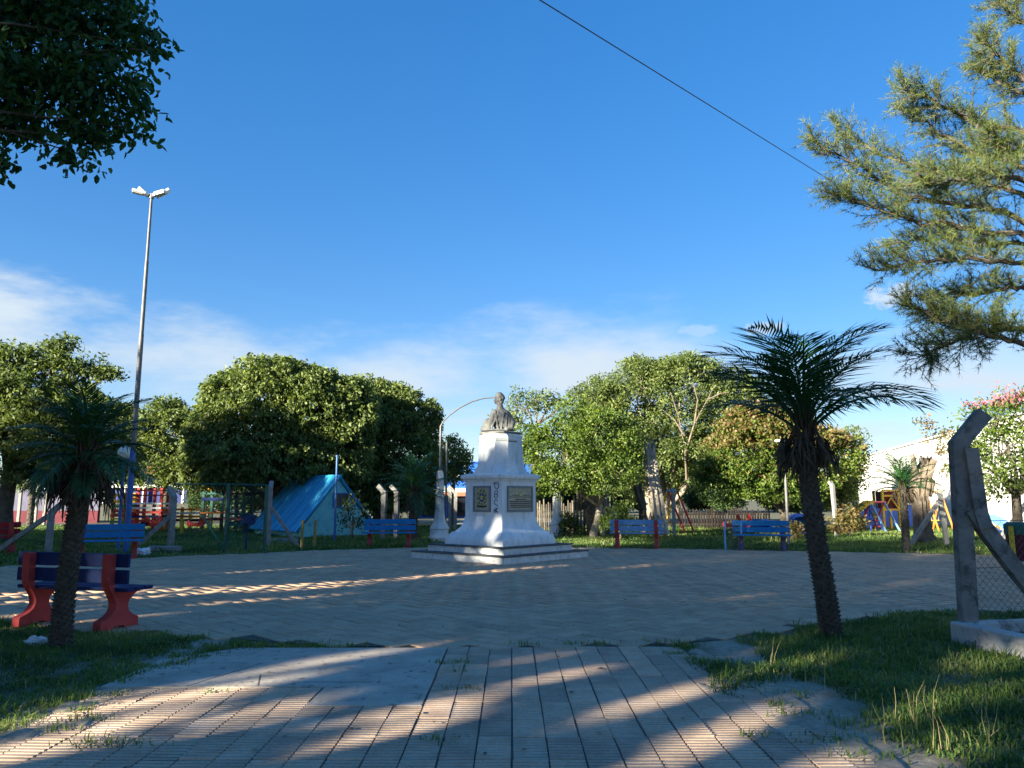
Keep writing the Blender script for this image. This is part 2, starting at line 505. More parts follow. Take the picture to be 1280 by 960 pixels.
M['gym_wall'] = surf('gym_wall', [(0.60, 0.57, 0.52), (0.70, 0.67, 0.61)], 0.7, 0.85, worn=(0.52, 0.49, 0.44), worn_at=(0.58, 0.74), worn_scale=1.2, bumpy=0.15)
M['lilac_wall'] = surf('lilac_wall', [(0.09, 0.085, 0.13), (0.13, 0.12, 0.18)], 1.5, 0.85)
M['maroon_wall'] = surf('maroon_wall', [(0.09, 0.012, 0.022), (0.14, 0.022, 0.032)], 2, 0.85)
M['navy_wall'] = surf('navy_wall', [(0.02, 0.03, 0.12), (0.03, 0.045, 0.18)], 2, 0.8)
M['shop_blue'] = surf('shop_blue', [(0.012, 0.08, 0.36), (0.02, 0.12, 0.48)], 1.2, 0.5)
M['brick_red'] = surf('brick_red', [(0.30, 0.09, 0.05), (0.42, 0.14, 0.08)], 3, 0.9)
M['litter'] = surf('litter', [(0.55, 0.58, 0.62), (0.72, 0.74, 0.76)], 15, 0.6)
M['skin'] = surf('skin', [(0.35, 0.2, 0.13)], 10, 0.6)
M['shirt'] = surf('shirt', [(0.55, 0.6, 0.68), (0.68, 0.72, 0.76)], 10, 0.9)
M['trousers'] = surf('trousers', [(0.015, 0.02, 0.05)], 10, 0.9)
M['hair'] = surf('hair', [(0.02, 0.014, 0.01)], 20, 0.7)
M['wire'] = surf('wire', [(0.10, 0.10, 0.10), (0.17, 0.17, 0.16)], 8, 0.6, 0.4)
# leaves: linear colours
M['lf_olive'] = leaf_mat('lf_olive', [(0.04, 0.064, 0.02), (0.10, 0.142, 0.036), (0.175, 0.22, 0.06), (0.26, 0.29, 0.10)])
M['lf_deep'] = leaf_mat('lf_deep', [(0.016, 0.036, 0.014), (0.034, 0.066, 0.02), (0.062, 0.10, 0.028), (0.10, 0.14, 0.04)], 0.25)
M['lf_bright'] = leaf_mat('lf_bright', [(0.04, 0.08, 0.016), (0.095, 0.155, 0.025), (0.155, 0.215, 0.036), (0.22, 0.265, 0.06)], 0.42)
M['lf_rust'] = leaf_mat('lf_rust', [(0.07, 0.085, 0.022), (0.14, 0.125, 0.032), (0.22, 0.15, 0.06), (0.30, 0.16, 0.10)])
M['lf_pink'] = leaf_mat('lf_pink', [(0.32, 0.10, 0.14), (0.45, 0.16, 0.20), (0.55, 0.24, 0.26)], 0.35, tint=1.1)
M['lf_pine'] = leaf_mat('lf_pine', [(0.03, 0.07, 0.026), (0.075, 0.12, 0.032), (0.14, 0.17, 0.038), (0.22, 0.225, 0.055)], 0.25)
M['lf_palm'] = leaf_mat('lf_palm', [(0.013, 0.051, 0.016), (0.028, 0.087, 0.023), (0.052, 0.131, 0.033)], 0.2, 0.4)
M['lf_shade'] = leaf_mat('lf_shade', [(0.011, 0.051, 0.013), (0.028, 0.094, 0.019), (0.048, 0.145, 0.026)], 0.3)
M['grass'] = leaf_mat('grass', [(0.045, 0.10, 0.025), (0.09, 0.165, 0.034), (0.15, 0.22, 0.048), (0.22, 0.25, 0.08), (0.38, 0.33, 0.16)], 0.35, 0.6)
M['yellow_leaf'] = leaf_mat('yellow_leaf', [(0.576, 0.631, 0.053), (0.769, 0.841, 0.088)])
# ================================================================== the ground
gb = MB()
xs = [-400, -60, -30, -15, -8, 0, 8, 15, 30, 60, 400]
ys = [-200, -30, -10, 0, 10, 20, 30, 40, 60, 100, 700]
gv = [(x, y, -0.012) for y in ys for x in xs]
gf = [(j * len(xs) + i, j * len(xs) + i + 1, (j + 1) * len(xs) + i + 1, (j + 1) * len(xs) + i) for j in range(len(ys) - 1) for i in range(len(xs) - 1)]
gb.add(gv, gf)
ground = obj('ground', gb, M['soil'], kind='structure')

def in_poly(px, py, poly):
    px, py = np.asarray(px), np.asarray(py)
    r = np.zeros(px.shape, bool)
    n = len(poly)
    for i in range(n):
        x1, y1 = poly[i][0], poly[i][1]
        x2, y2 = poly[(i + 1) % n][0], poly[(i + 1) % n][1]
        c = ((y1 > py) != (y2 > py)) & (px < (x2 - x1) * (py - y1) / (y2 - y1 + 1e-12) + x1)
        r ^= c
    return r
near_px = [(-420, 752), (-200, 760), (0, 773), (60, 783), (120, 791), (200, 788), (260, 794), (330, 801), (440, 807), (560, 808.5), (700, 808.5), (830, 805),
           (900, 799), (985, 786), (1050, 776), (1110, 769), (1180, 766), (1300, 762), (1600, 752)]
far_px = [(1600, 712), (1300, 697), (1190, 692.5), (1080, 690.5), (1000, 689), (900, 687), (770, 685), (640, 684), (520, 684.5), (400, 688), (330, 691.5), (250, 694), (170, 698), (60, 704), (0, 709), (-150, 720), (-420, 738)]
PLAZA = [G(u, v) for u, v in near_px] + [G(u, v) for u, v in far_px]
pz = MB()
pz.add([(p.x, p.y, -0.004) for p in PLAZA], [tuple(range(len(PLAZA)))])
plaza = obj('plaza', pz, M['joint'], kind='structure')

def tile_material(name, cols, randomness, attr=False, ribs=False):
    m, nt, b, out = new_mat(name)
    pos = world_pos(nt)
    f = noise(nt, 3.2, 9, 0.66, pos)
    col = ramp(nt, f, [(0.28, cols[0]), (0.5, cols[1]), (0.72, cols[2])])
    big = noise(nt, 0.45, 4, 0.6, pos)
    col = mixc(nt, 1.0, col, ramp(nt, big, [(0.3, (0.88, 0.87, 0.86)), (0.7, (1.08, 1.07, 1.06))]), 'MULTIPLY')
    fine = noise(nt, 60, 4, 0.7, pos)
    col = mixc(nt, 0.5, col, ramp(nt, fine, [(0.3, (0.6, 0.6, 0.6)), (0.7, (1.25, 1.25, 1.25))]), 'MULTIPLY')
    if attr:
        a = nt.nodes.new('ShaderNodeAttribute'); a.attribute_name = 'var'
        fac = a.outputs['Fac']
    else:
        fac = nt.nodes.new('ShaderNodeObjectInfo').outputs['Random']
    col = mixc(nt, 1.0, col, ramp(nt, fac, [(0, (1 - randomness, 1 - randomness, 1 - randomness * 0.9)), (0.6, (1, 1, 1)), (1, (1 + randomness * 0.8, 1 + randomness * 0.62, 1 + randomness * 0.5))]), 'MULTIPLY')
    nt.links.new(col, b.inputs['Base Color'])
    b.inputs['Roughness'].default_value = 0.85
    b.inputs['Specular IOR Level'].default_value = 0.3
    bump(nt, b, noise(nt, 85, 5, 0.7, pos), 0.35, 0.004)
    return m
M['path_tile'] = tile_material('path_tile', [(0.41, 0.285, 0.21), (0.55, 0.395, 0.28), (0.62, 0.475, 0.365)], 0.20)
M['plaza_tile'] = tile_material('plaza_tile', [(0.43, 0.275, 0.172), (0.55, 0.365, 0.232), (0.61, 0.42, 0.275)], 0.12)
M['plaza_tile_far'] = tile_material('plaza_tile_far', [(0.43, 0.275, 0.172), (0.55, 0.365, 0.232), (0.61, 0.42, 0.275)], 0.12, attr=True)

# ---- plaza: herringbone of 2:1 pavers laid at 45 degrees
PW, PL_, GAP = 0.216, 0.432, 0.012
tiles = []
c45 = math.sqrt(0.5)
def herring():
    # axis-aligned herringbone on a grid of unit PW, turned by 45 degrees
    N = 150
    for i in range(-N, N):
        for j in range(-N, N):
            k = (i - j) % 4
            if k == 0:      # horizontal tile covers (i,j),(i+1,j)
                yield (i + 1.0) * PW, (j + 0.5) * PW, 0
            elif k == 3:    # vertical tile covers (i,j),(i,j+1)
                yield (i + 0.5) * PW, (j + 1.0) * PW, 1
cand = np.array(list(herring()))
hx = (cand[:, 0] - cand[:, 1]) * c45 + 0.0
hy = (cand[:, 0] + cand[:, 1]) * c45 + 17.0
keep = in_poly(hx, hy, PLAZA) & (np.abs(hx) < 19.0) & (hy < 27)
keep &= ~((np.abs(hx + 0.3) + np.abs(hy - 20.36)) < 1.9)                    # under the monument
hx, hy, ho = hx[keep], hy[keep], cand[keep, 2]
print('plaza tiles', len(hx))
def paver_mesh(name, l, w, t=0.03, ch=0.006, ribs=0):
    b = MB()
    x0, y0 = l / 2, w / 2
    b.add([(-x0, -y0, -t), (x0, -y0, -t), (x0, y0, -t), (-x0, y0, -t), (-x0, -y0, -ch), (x0, -y0, -ch), (x0, y0, -ch), (-x0, y0, -ch),
           (-x0 + ch, -y0 + ch, 0), (x0 - ch, -y0 + ch, 0), (x0 - ch, y0 - ch, 0), (-x0 + ch, y0 - ch, 0)],
          [(0, 1, 5, 4), (1, 2, 6, 5), (2, 3, 7, 6), (3, 0, 4, 7), (4, 5, 9, 8), (5, 6, 10, 9), (6, 7, 11, 10), (7, 4, 8, 11), (8, 9, 10, 11)])
    return b
pm = paver_mesh('paver', PL_ - GAP, PW - GAP).mesh('paver', M['plaza_tile'])
# nearest 300 that the picture shows are single pieces
ang = np.abs(hx / hy)
inview = ang < 0.70
order = np.argsort(np.where(inview, hy, 1e6))
single = set(order[:300].tolist())
for i in sorted(single):
    o = obj('paver', pm, parent=plaza, loc=(hx[i], hy[i], 0.006 + random.uniform(-.003, .003)))
    o.rotation_euler = (random.gauss(0, .006), random.gauss(0, .006), rad(45 + 90 * ho[i]) + random.gauss(0, .006))
base = np.array([(-1, -1, -.03), (1, -1, -.03), (1, 1, -.03), (-1, 1, -.03), (-1, -1, -.006), (1, -1, -.006), (1, 1, -.006), (-1, 1, -.006)], float)
rest = [i for i in range(len(hx)) if i not in single]
ri = np.array(rest)
n = len(ri)
lx, ly = (PL_ - GAP) / 2, (PW - GAP) / 2
tp = np.array([(-lx, -ly, -.02), (lx, -ly, -.02), (lx, ly, -.02), (-lx, ly, -.02),
               (-lx + .006, -ly + .006, 0), (lx - .006, -ly + .006, 0), (lx - .006, ly - .006, 0), (-lx + .006, ly - .006, 0)])
an = np.radians(45 + 90 * ho[ri]) + RNG.normal(0, .006, n)
ca, sa = np.cos(an)[:, None], np.sin(an)[:, None]
tilt = RNG.normal(0, .007, (n, 2))
VX = hx[ri][:, None] + tp[None, :, 0] * ca - tp[None, :, 1] * sa
VY = hy[ri][:, None] + tp[None, :, 0] * sa + tp[None, :, 1] * ca
VZ = 0.006 + RNG.uniform(-.003, .003, (n, 1)) + tp[None, :, 2] + tp[None, :, 0] * tilt[:, :1] + tp[None, :, 1] * tilt[:, 1:]
V = np.stack([VX, VY, VZ], -1).reshape(-1, 3)
fq = np.array([(4, 5, 6, 7), (0, 1, 5, 4), (1, 2, 6, 5), (2, 3, 7, 6), (3, 0, 4, 7)])
FQ = (fq[None] + (np.arange(n) * 8)[:, None, None]).reshape(-1, 4)
pv = np.repeat(RNG.uniform(0, 1, n), 8)
obj('paver_field', np_mesh('paver_field', V, FQ, M['plaza_tile_far'], pv), parent=plaza, kind='stuff')

# ---- entrance path: ribbed tiles in straight columns
PX0, PX1, PY0, PY1 = -3.24, 2.19, -4.0, 8.19
pb = MB()
PATH = [(-3.245, -4), (2.15, -4), (2.15, 4.6), (2.15, 7.6), (1.72, 8.1), (-2.75, 8.1), (-3.245, 7.5)]
pb.add([(x, y, -0.006) for x, y in PATH], [tuple(range(len(PATH)))])
path = obj('path', pb, M['joint'], kind='structure')
def ribbed_tile(name, w, l, ribs, seed):
    r = random.Random(seed)
    b = MB()
    prof = []
    pitch = l / ribs
    for k in range(ribs):
        y = -l / 2 + k * pitch
        prof += [(y + pitch * .10, -.012), (y + pitch * .22, 0.0), (y + pitch * .78, 0.0), (y + pitch * .90, -.012)]
    prof = [(-l / 2, -.03), (-l / 2, -.012)] + prof + [(l / 2, -.012), (l / 2, -.03)]
    n = len(prof)
    vs = [(-w / 2, y, z) for y, z in prof] + [(w / 2, y, z) for y, z in prof]
    fs = [(k, n + k, n + k + 1, k + 1) for k in range(n - 1)] + [tuple(range(n)), tuple(range(2 * n - 1, n - 1, -1))]
    b.add(vs, fs)
    return b.mesh(name, M['path_tile'])
TW, TL = 0.216, 0.432
tmeshes = [ribbed_tile('tile', TW - .012, TL - .005, 8, s) for s in range(2)]
PATCH = [(-3.30, 6.46), (-1.50, 6.46), (-1.50, 5.90), (-0.662, 5.90), (-0.662, 8.10), (-2.75, 8.10), (-3.30, 7.50)]
cells = []
for ci in range(-12, 14):
    X = -0.65 + TW * (ci + 0.5)
    if X < PX0 or X > PX1 + .05:
        continue
    off = (0.0, 0.19, 0.31, 0.08)[(ci * 7) % 4] * 0.25
    for rj in range(0, 28):
        Y = 8.19 - off * 0 - TL * (rj + 0.5)
        if bool(in_poly(X, Y, PATCH)) or Y < -3.9:
            continue
        if X > 1.75 and Y > 7.75 or X < -2.9 and Y > 7.3:
            continue
        cells.append((X, Y))
vis = [c for c in cells if c[1] > 3.3 and abs(c[0]) < 0.72 * c[1] + .2]
vis = sorted(vis, key=lambda c: math.hypot(c[0], c[1] - 4.8))[:296]
vset = set(vis)
for X, Y in vis:
    o = obj('tile', tmeshes[0], parent=path, loc=(X + random.gauss(0, .002), Y + random.gauss(0, .002), 0.004 + random.uniform(-.004, .004)))
    o.rotation_euler = (random.gauss(0, .007), random.gauss(0, .008), random.gauss(0, .004))
rb = MB()
for X, Y in cells:
    if (X, Y) not in vset:
        rb.box((X, Y, -.011), (TW - .016, TL - .012, .028))
obj('tile_field', rb, M['path_tile'], parent=path, kind='stuff')
# smooth concrete patch cast in place of broken tiles
pbm = bmesh.new()
top = [pbm.verts.new((x, y, 0.009)) for x, y in PATCH]
bot = [pbm.verts.new((x, y, -0.03)) for x, y in PATCH]
pbm.faces.new(top)
for i in range(len(top)):
    j = (i + 1) % len(top)
    pbm.faces.new((top[i], bot[i], bot[j], top[j]))
bmesh.ops.recalc_face_normals(pbm, faces=pbm.faces)
pme = bpy.data.meshes.new('concrete_patch'); pbm.to_mesh(pme); pbm.free(); pme.materials.append(M['slab'])
obj('concrete_patch', pme, parent=path)
# scored lines and cracks lying in the patch (thin sunken strips)
cb = MB()
for a, b_ in (((-2.62, 6.48), (-2.30, 7.35)), ((-2.16, 6.9), (-2.05, 6.5)), ((-1.72, 6.62), (-1.15, 6.62))):
    a, b_ = Vector((*a, .0)), Vector((*b_, .0))
    d = (b_ - a); L = d.length
    R = Matrix.Rotation(math.atan2(d.y, d.x), 3, 'Z')
    cb.box((a + b_) / 2 + Vector((0, 0, .0065)), (L, .012, .007), R)
obj('crack', cb, M['joint'], parent=path)

# ---- grass
def blades(n, px, py, h, w, lean=0.5, pz=0.0):
    """grass blades: 2 quads -> here one bent strip of 2 triangles pairs; returns V,F,attr"""
    a = RNG.uniform(0, 2 * np.pi, n)
    la = RNG.uniform(0, 2 * np.pi, n)
    ln = np.abs(RNG.normal(0, lean, n)) * h
    dx, dy = np.cos(a) * w / 2, np.sin(a) * w / 2
    lx_, ly_ = np.cos(la) * ln, np.sin(la) * ln
    z0 = np.zeros(n) + pz - 0.012
    V = np.empty((n, 5, 3))
    V[:, 0] = np.stack([px - dx, py - dy, z0], -1)
    V[:, 1] = np.stack([px + dx, py + dy, z0], -1)
    V[:, 2] = np.stack([px + dx * .8 + lx_ * .35, py + dy * .8 + ly_ * .35, z0 + h * .6], -1)
    V[:, 3] = np.stack([px - dx * .8 + lx_ * .35, py - dy * .8 + ly_ * .35, z0 + h * .6], -1)
    V[:, 4] = np.stack([px + lx_, py + ly_, z0 + h * np.clip(1 - (ln / h) * .35, .35, 1)], -1)
    f = np.array([(0, 1, 2), (0, 2, 3), (3, 2, 4)])
    F = (f[None] + (np.arange(n) * 5)[:, None, None]).reshape(-1, 3)
    return V.reshape(-1, 3), F
def vnoise(x, y, s, seed=0):
    """smooth value noise in numpy"""
    r = np.random.default_rng(seed).uniform(0, 1, (64, 64))
    x, y = x * s, y * s
    xi, yi = np.floor(x).astype(int), np.floor(y).astype(int)
    fx, fy = x - xi, y - yi
    fx, fy = fx * fx * (3 - 2 * fx), fy * fy * (3 - 2 * fy)
    g = lambda i, j: r[i % 64, j % 64]
    return (g(xi, yi) * (1 - fx) + g(xi + 1, yi) * fx) * (1 - fy) + (g(xi, yi + 1) * (1 - fx) + g(xi + 1, yi + 1) * fx) * fy
def lawn(name, poly, density, hmean, width, label, bare=0.25, clump=1.3, edge_fade=0.0, seed=1, avoid=None, per=8, worn=None, spread=.035):
    """tufts of splayed blades; density = tufts per square metre"""
    poly = [(p[0], p[1]) for p in poly]
    xs = [p[0] for p in poly]; ys = [p[1] for p in poly]
    area = (max(xs) - min(xs)) * (max(ys) - min(ys))
    n = int(area * density)
    x = RNG.uniform(min(xs), max(xs), n); y = RNG.uniform(min(ys), max(ys), n)
    d1 = vnoise(x, y, clump, seed) * .55 + vnoise(x, y, clump * 3.1, seed + 5) * .45
    lim = bare * RNG.uniform(.6, 1.5, n)
    if worn is not None:
        lim = lim + worn(x, y)
    ok = in_poly(x + (vnoise(x, y, 2.2, 3) - .5) * edge_fade, y + (vnoise(x, y, 2.2, 4) - .5) * edge_fade, poly) & (d1 > lim)
    if avoid is not None:
        ok &= ~avoid(x, y)
    x, y, d1 = x[ok], y[ok], d1[ok]
    m = len(x)
    th = hmean * RNG.gamma(6, 1 / 6, m) * (.35 + 1.3 * d1)
    tv = np.clip(.25 + (vnoise(x, y, .9, seed + 9) - .4) * .7 + (vnoise(x, y, 3.3, seed + 19) - .5) * .5 + RNG.normal(0, .08, m), 0, .8)
    n = m * per
    X = np.repeat(x, per) + RNG.normal(0, spread, n); Y = np.repeat(y, per) + RNG.normal(0, spread, n)
    h = np.repeat(th, per) * RNG.uniform(.55, 1.25, n)
    V, F = blades(n, X, Y, h, width * RNG.uniform(.6, 1.3, n), 1.0)
    v = np.clip(np.repeat(tv, per) + RNG.normal(0, .10, n), 0, 1)
    v = np.where(RNG.uniform(0, 1, n) < .06, RNG.uniform(.85, 1.0, n), v)
    me = np_mesh(name, V, F, M['grass'], np.repeat(v, 5))
    print(name, n)
    return obj(name, me, kind='stuff', label=label, cat='grass')
left_lawn = [G(u, v) for u, v in ((-420, 752), (-200, 761), (0, 774), (60, 784), (120, 792), (200, 789), (260, 795), (330, 802), (440, 808), (400, 809), (285, 812))] + \
            [Vector((-3.05, 7.3, 0)), Vector((-3.12, 6.3, 0)), Vector((-3.22, 5.4, 0)), Vector((-3.3, 4.6, 0)), Vector((-3.35, 2.5, 0)), Vector((-9, 2.5, 0))]
right_lawn = [G(u, v) for u, v in ((822, 807), (900, 800), (985, 787), (1050, 777), (1110, 770), (1180, 767), (1300, 763), (1600, 753))] + \
             [Vector((9, 2.5, 0)), Vector((2.3, 2.5, 0)), Vector((2.08, 4.4, 0)), Vector((2.15, 5.1, 0)), Vector((2.2, 5.7, 0)), Vector((1.85, 6.3, 0)), Vector((1.8, 6.9, 0)), Vector((2.0, 7.3, 0)), Vector((1.75, 7.9, 0))]
lawn('lawn_grass', left_lawn, 380, 0.046, 0.009, 'short green grass beside the path around the palm and the near bench', bare=.18, edge_fade=.4, seed=2, worn=lambda x, y: .38 * np.exp(-((x + 3.2) / .28) ** 2))
# ------------------------------------------------ planter corner on the right (needed before its lawn)
PA = Vector((4.67, 8.50, 0)); DA = Vector((0.20, -0.98, 0)).normalized(); DB = Vector((0.98, 0.20, 0)).normalized()
def in_planter(x, y):
    dx, dy = x - PA.x, y - PA.y
    det = DA.x * DB.y - DA.y * DB.x
    a = (dx * DB.y - dy * DB.x) / det
    b = (DA.x * dy - DA.y * dx) / det
    return (a > -.02) & (b > -.02) & (a < 3.2) & (b < 3.2)
lawn('lawn_grass', right_lawn, 380, 0.056, 0.010, 'long tufted green grass between the path and the planter wall', bare=.20, edge_fade=.9, seed=5, avoid=in_planter, worn=lambda x, y: .42 * np.exp(-((x - 2.15) / .42) ** 2))
# weeds in the joints of the path and along the seam to the plaza
wv, wf, wa = [], [], []
spots = [(548, 795 + 35, .05), (575, 828, .06), (573, 840, .05), (553, 926, .07), (573, 862, .07), (712, 806, .09), (655, 807, .09), (745, 805.5, .11), (840, 804, .13), (135, 930, .14), (128, 933, .1), (100, 900, .1), (70, 912, .08),
         (265, 812, .06), (262, 866, .05), (945, 921, .07), (1060, 905, .12), (1000, 895, .12), (1085, 945, .14), (1040, 925, .14), (1105, 900, .12), (930, 852, .1), (990, 868, .09), (905, 830, .09), (400, 806.5, .09), (440, 807, .09), (300, 803, .1)]
k0 = 0
for u, v, s in spots:
    g = G(u, v)
    n = int(500 * s)
    V, F = blades(n, RNG.normal(g.x, s * 1.1, n), RNG.normal(g.y, s * .45, n), np.abs(RNG.normal(.045, .02, n)) + .012, np.full(n, .008), 0.8)
    wv.append(V); wf.append(F + k0); wa.append(np.repeat(np.clip(RNG.normal(.4, .2, n), 0, 1), 5)); k0 += len(V)
obj('joint_weeds', np_mesh('joint_weeds', np.concatenate(wv), np.concatenate(wf), M['grass'], np.concatenate(wa)), kind='stuff', label='small weeds sprouting from the paving joints', cat='weeds')
# sand blown over the edge of the path
def sand_patch(cx_, cy_, r, seed):
    r_ = random.Random(seed)
    b = MB()
    n = 20
    ph = [r_.uniform(0, 6.28) for _ in range(4)]
    def rad_(a): return r * (1 + .28 * math.sin(2 * a + ph[0]) + .2 * math.sin(3 * a + ph[1]) + .12 * math.sin(5 * a + ph[2]))
    rings = []
    for f, z in ((1.0, -.004), (.8, .007), (.45, .010)):
        rings.append([Vector((cx_ + math.cos(2 * math.pi * k / n) * rad_(2 * math.pi * k / n) * f * .75, cy_ + math.sin(2 * math.pi * k / n) * rad_(2 * math.pi * k / n) * f * 1.5, z)) for k in range(n)])
    b.loft(rings)
    return b
sd = MB()
for i, (x, y, r) in enumerate(((2.12, 5.0, .16), (2.02, 5.55, .2), (2.1, 6.2, .22), (1.9, 6.75, .2), (2.0, 7.4, .2), (1.85, 7.9, .12), (2.15, 4.55, .15), (-3.15, 5.2, .12), (-3.2, 5.9, .14), (-3.1, 4.7, .12), (1.55, 6.5, .07), (1.7, 5.3, .07), (-2.9, 5.5, .07))):
    q = sand_patch(x, y, r, i); sd.add(q.v, q.f)
M['sand'] = surf('sand', [(0.24, 0.19, 0.13), (0.44, 0.36, 0.27)], 16, 0.95, bumpy=0.5, bdist=0.01)
obj('sand_drift', sd, M['sand'], kind='stuff', label='pale sand drifted over the edge tiles of the path', cat='sand', autosmooth=60)
# fallen leaves on path and plaza
fl_n = 220
fx = RNG.uniform(-6, 6, fl_n); fy = RNG.uniform(4.4, 14, fl_n)
fa = RNG.uniform(0, 6.28, fl_n); fs_ = RNG.uniform(.02, .04, fl_n)
FV = np.empty((fl_n, 4, 3))
for k, (du, dv, dz) in enumerate(((-1, 0, .012), (0, .45, .018), (1, 0, .013), (0, -.45, .016))):
    FV[:, k, 0] = fx + (np.cos(fa) * du - np.sin(fa) * dv) * fs_
    FV[:, k, 1] = fy + (np.sin(fa) * du + np.cos(fa) * dv) * fs_
    FV[:, k, 2] = dz + RNG.uniform(0, .006, fl_n)
M['dry_leaf'] = leaf_mat('dry_leaf', [(0.06, 0.035, 0.015), (0.16, 0.10, 0.04), (0.3, 0.22, 0.08)], 0.2)
obj('fallen_leaves', np_mesh('fallen_leaves', FV.reshape(-1, 3), np.arange(fl_n * 4).reshape(-1, 4), M['dry_leaf'], np.repeat(RNG.uniform(0, 1, fl_n), 4)), kind='stuff', label='scattered dry fallen leaves on the paving', cat='leaves')
# dry seed stalks in the right lawn
sv = MB()
for u, v in ((1138, 905), (1160, 895), (1180, 940), (1120, 930), (975, 840), (1245, 930), (1215, 900), (1020, 860)):
    g = G(u, v)
    for _ in range(3):
        q = g + Vector((random.uniform(-.08, .08), random.uniform(-.08, .08), 0))
        l = Vector((random.uniform(-.08, .08), random.uniform(-.08, .08), random.uniform(.16, .34)))
        sv.tube([q, q + l * .5, q + l + Vector((random.uniform(-.05, .05), 0, -.02))], [.003, .002, .001], 3)
M['straw'] = surf('straw', [(0.35, 0.28, 0.13), (0.5, 0.4, 0.2)], 9, 0.9)
obj('dry_stalks', sv, M['straw'], kind='stuff', label='dry seed stalks standing in the long grass', cat='grass')
# far lawn behind the plaza
far_lawn = [G(u, v - .3) for u, v in far_px[::-1]] + [Vector((30, 36, 0)), Vector((26, 44, 0)), Vector((-26, 44, 0)), Vector((-34, 30, 0))]
far_lawn_near = [p for p in far_lawn]
lawn('far_lawn_grass', far_lawn, 60, 0.085, 0.03, 'green lawn between the round plaza and the playground fence', bare=.12, clump=.5, seed=12, per=5, spread=.09)

# ================================================================== the monument
MC = Vector((-0.30, 20.36, 0))
mon = thing('monument', 'white painted stone pedestal monument with plaques on two wide steps in the plaza', 'monument', MC, rad(-42))
def sq(h, z, c=0.0):
    if not c:
        return [Vector((-h, -h, z)), Vector((h, -h, z)), Vector((h, h, z)), Vector((-h, h, z))]
    k = h - c
    return [Vector(p) for p in ((-k, -h, z), (k, -h, z), (h, -k, z), (h, k, z), (k, h, z), (-k, h, z), (-h, k, z), (-h, -k, z))]
for hs_, z0, z1 in ((1.62, -.02, .185), (1.32, .186, .355)):
    b = MB()
    b.loft([sq(hs_, z0), sq(hs_, z1 - .032)], cap=False)
    b.loft([sq(hs_ + .022, z1 - .030, .012), sq(hs_ + .022, z1 - .008, .012), sq(hs_ + .012, z1, .012)], True, 1)
    obj('step', b, [M['step_side'], M['step_top']], mon)
b = MB()
prof = [(1.02, .356), (1.02, .43), (1.005, .50), (.965, .58), (.90, .645), (.885, .665), (.85, .668), (.82, .695), (.772, .74), (.73, .80), (.695, .875), (.672, .96), (.668, 1.04)]
b.loft([sq(h, z, .008) for h, z in prof])
obj('plinth', b, M['white_paint'], mon, autosmooth=28)
b = MB()
b.loft([sq(h, z, .008) for h, z in ((.655, 1.03), (.655, 1.935))])
obj('pedestal_body', b, M['white_paint'], mon)
b = MB()
b.loft([sq(h, z, .006) for h, z in ((.67, 1.925), (.675, 1.95), (.695, 1.965), (.695, 1.985), (.72, 2.0), (.742, 2.035), (.745, 2.06), (.745, 2.10), (.73, 2.115), (.60, 2.15))])
obj('cornice', b, M['white_paint'], mon, autosmooth=28)
b = MB()
up = [(.50, 2.14, .16), (.49, 2.17, .17), (.465, 2.24, .18), (.445, 2.33, .19), (.43, 2.43, .195), (.42, 2.55, .20), (.412, 2.75, .20), (.405, 3.02, .20)]
b.loft([sq(h, z, c) for h, z, c in up])
obj('shaft', b, M['white_paint'], mon, autosmooth=25)
b = MB()
b.loft([sq(h, z, c) for h, z, c in ((.405, 3.0, .2), (.43, 3.035, .2), (.43, 3.06, .2), (.412, 3.07, .2), (.412, 3.095, .2), (.44, 3.12, .2), (.44, 3.17, .2), (.42, 3.19, .2))])
obj('shaft_cap', b, M['white_paint'], mon, autosmooth=25)
for k in range(4):                       # pilasters standing before the cut corners
    a = rad(45 + 90 * k)
    ax, ay = Vector((math.cos(a), math.sin(a), 0)), Vector((-math.sin(a), math.cos(a), 0))
    rings = []
    for d, w, z in ((.74, .235, 2.13), (.71, .225, 2.17), (.655, .205, 2.25), (.615, .19, 2.34), (.59, .18, 2.45), (.578, .175, 2.60), (.57, .17, 3.0), (.57, .17, 3.08), (.555, .145, 3.13), (.52, .09, 3.165)):
        rings.append([ax * .30 - ay * w + Vector((0, 0, z)), ax * d - ay * w + Vector((0, 0, z)), ax * d + ay * w + Vector((0, 0, z)), ax * .30 + ay * w + Vector((0, 0, z))])
    b = MB(); b.loft(rings)
    pil = obj('corner_pilaster', b, M['white_paint'], mon, autosmooth=25)
    b = MB(); b.box(ax * .572 + Vector((0, 0, 3.03)), (.02, .30, .022), Matrix.Rotation(a, 3, 'Z'))
    b.box(ax * .572 + Vector((0, 0, 2.985)), (.02, .30, .014), Matrix.Rotation(a, 3, 'Z'))
    obj('moulding', b, M['grey_stone'], pil)
for k in range(4):
    a = rad(90 * k)
    b = MB(); b.box(Vector((math.cos(a), math.sin(a), 0)) * .413 + Vector((0, 0, 2.985)), (.012, .4, .03), Matrix.Rotation(a, 3, 'Z'))
    obj('moulding', b, M['grey_stone'], mon)
b = MB(); b.loft([sq(h, z, .1) for h, z in ((.43, 3.185), (.445, 3.20), (.445, 3.235), (.41, 3.25))])
obj('statue_base', b, M['statue'], mon)
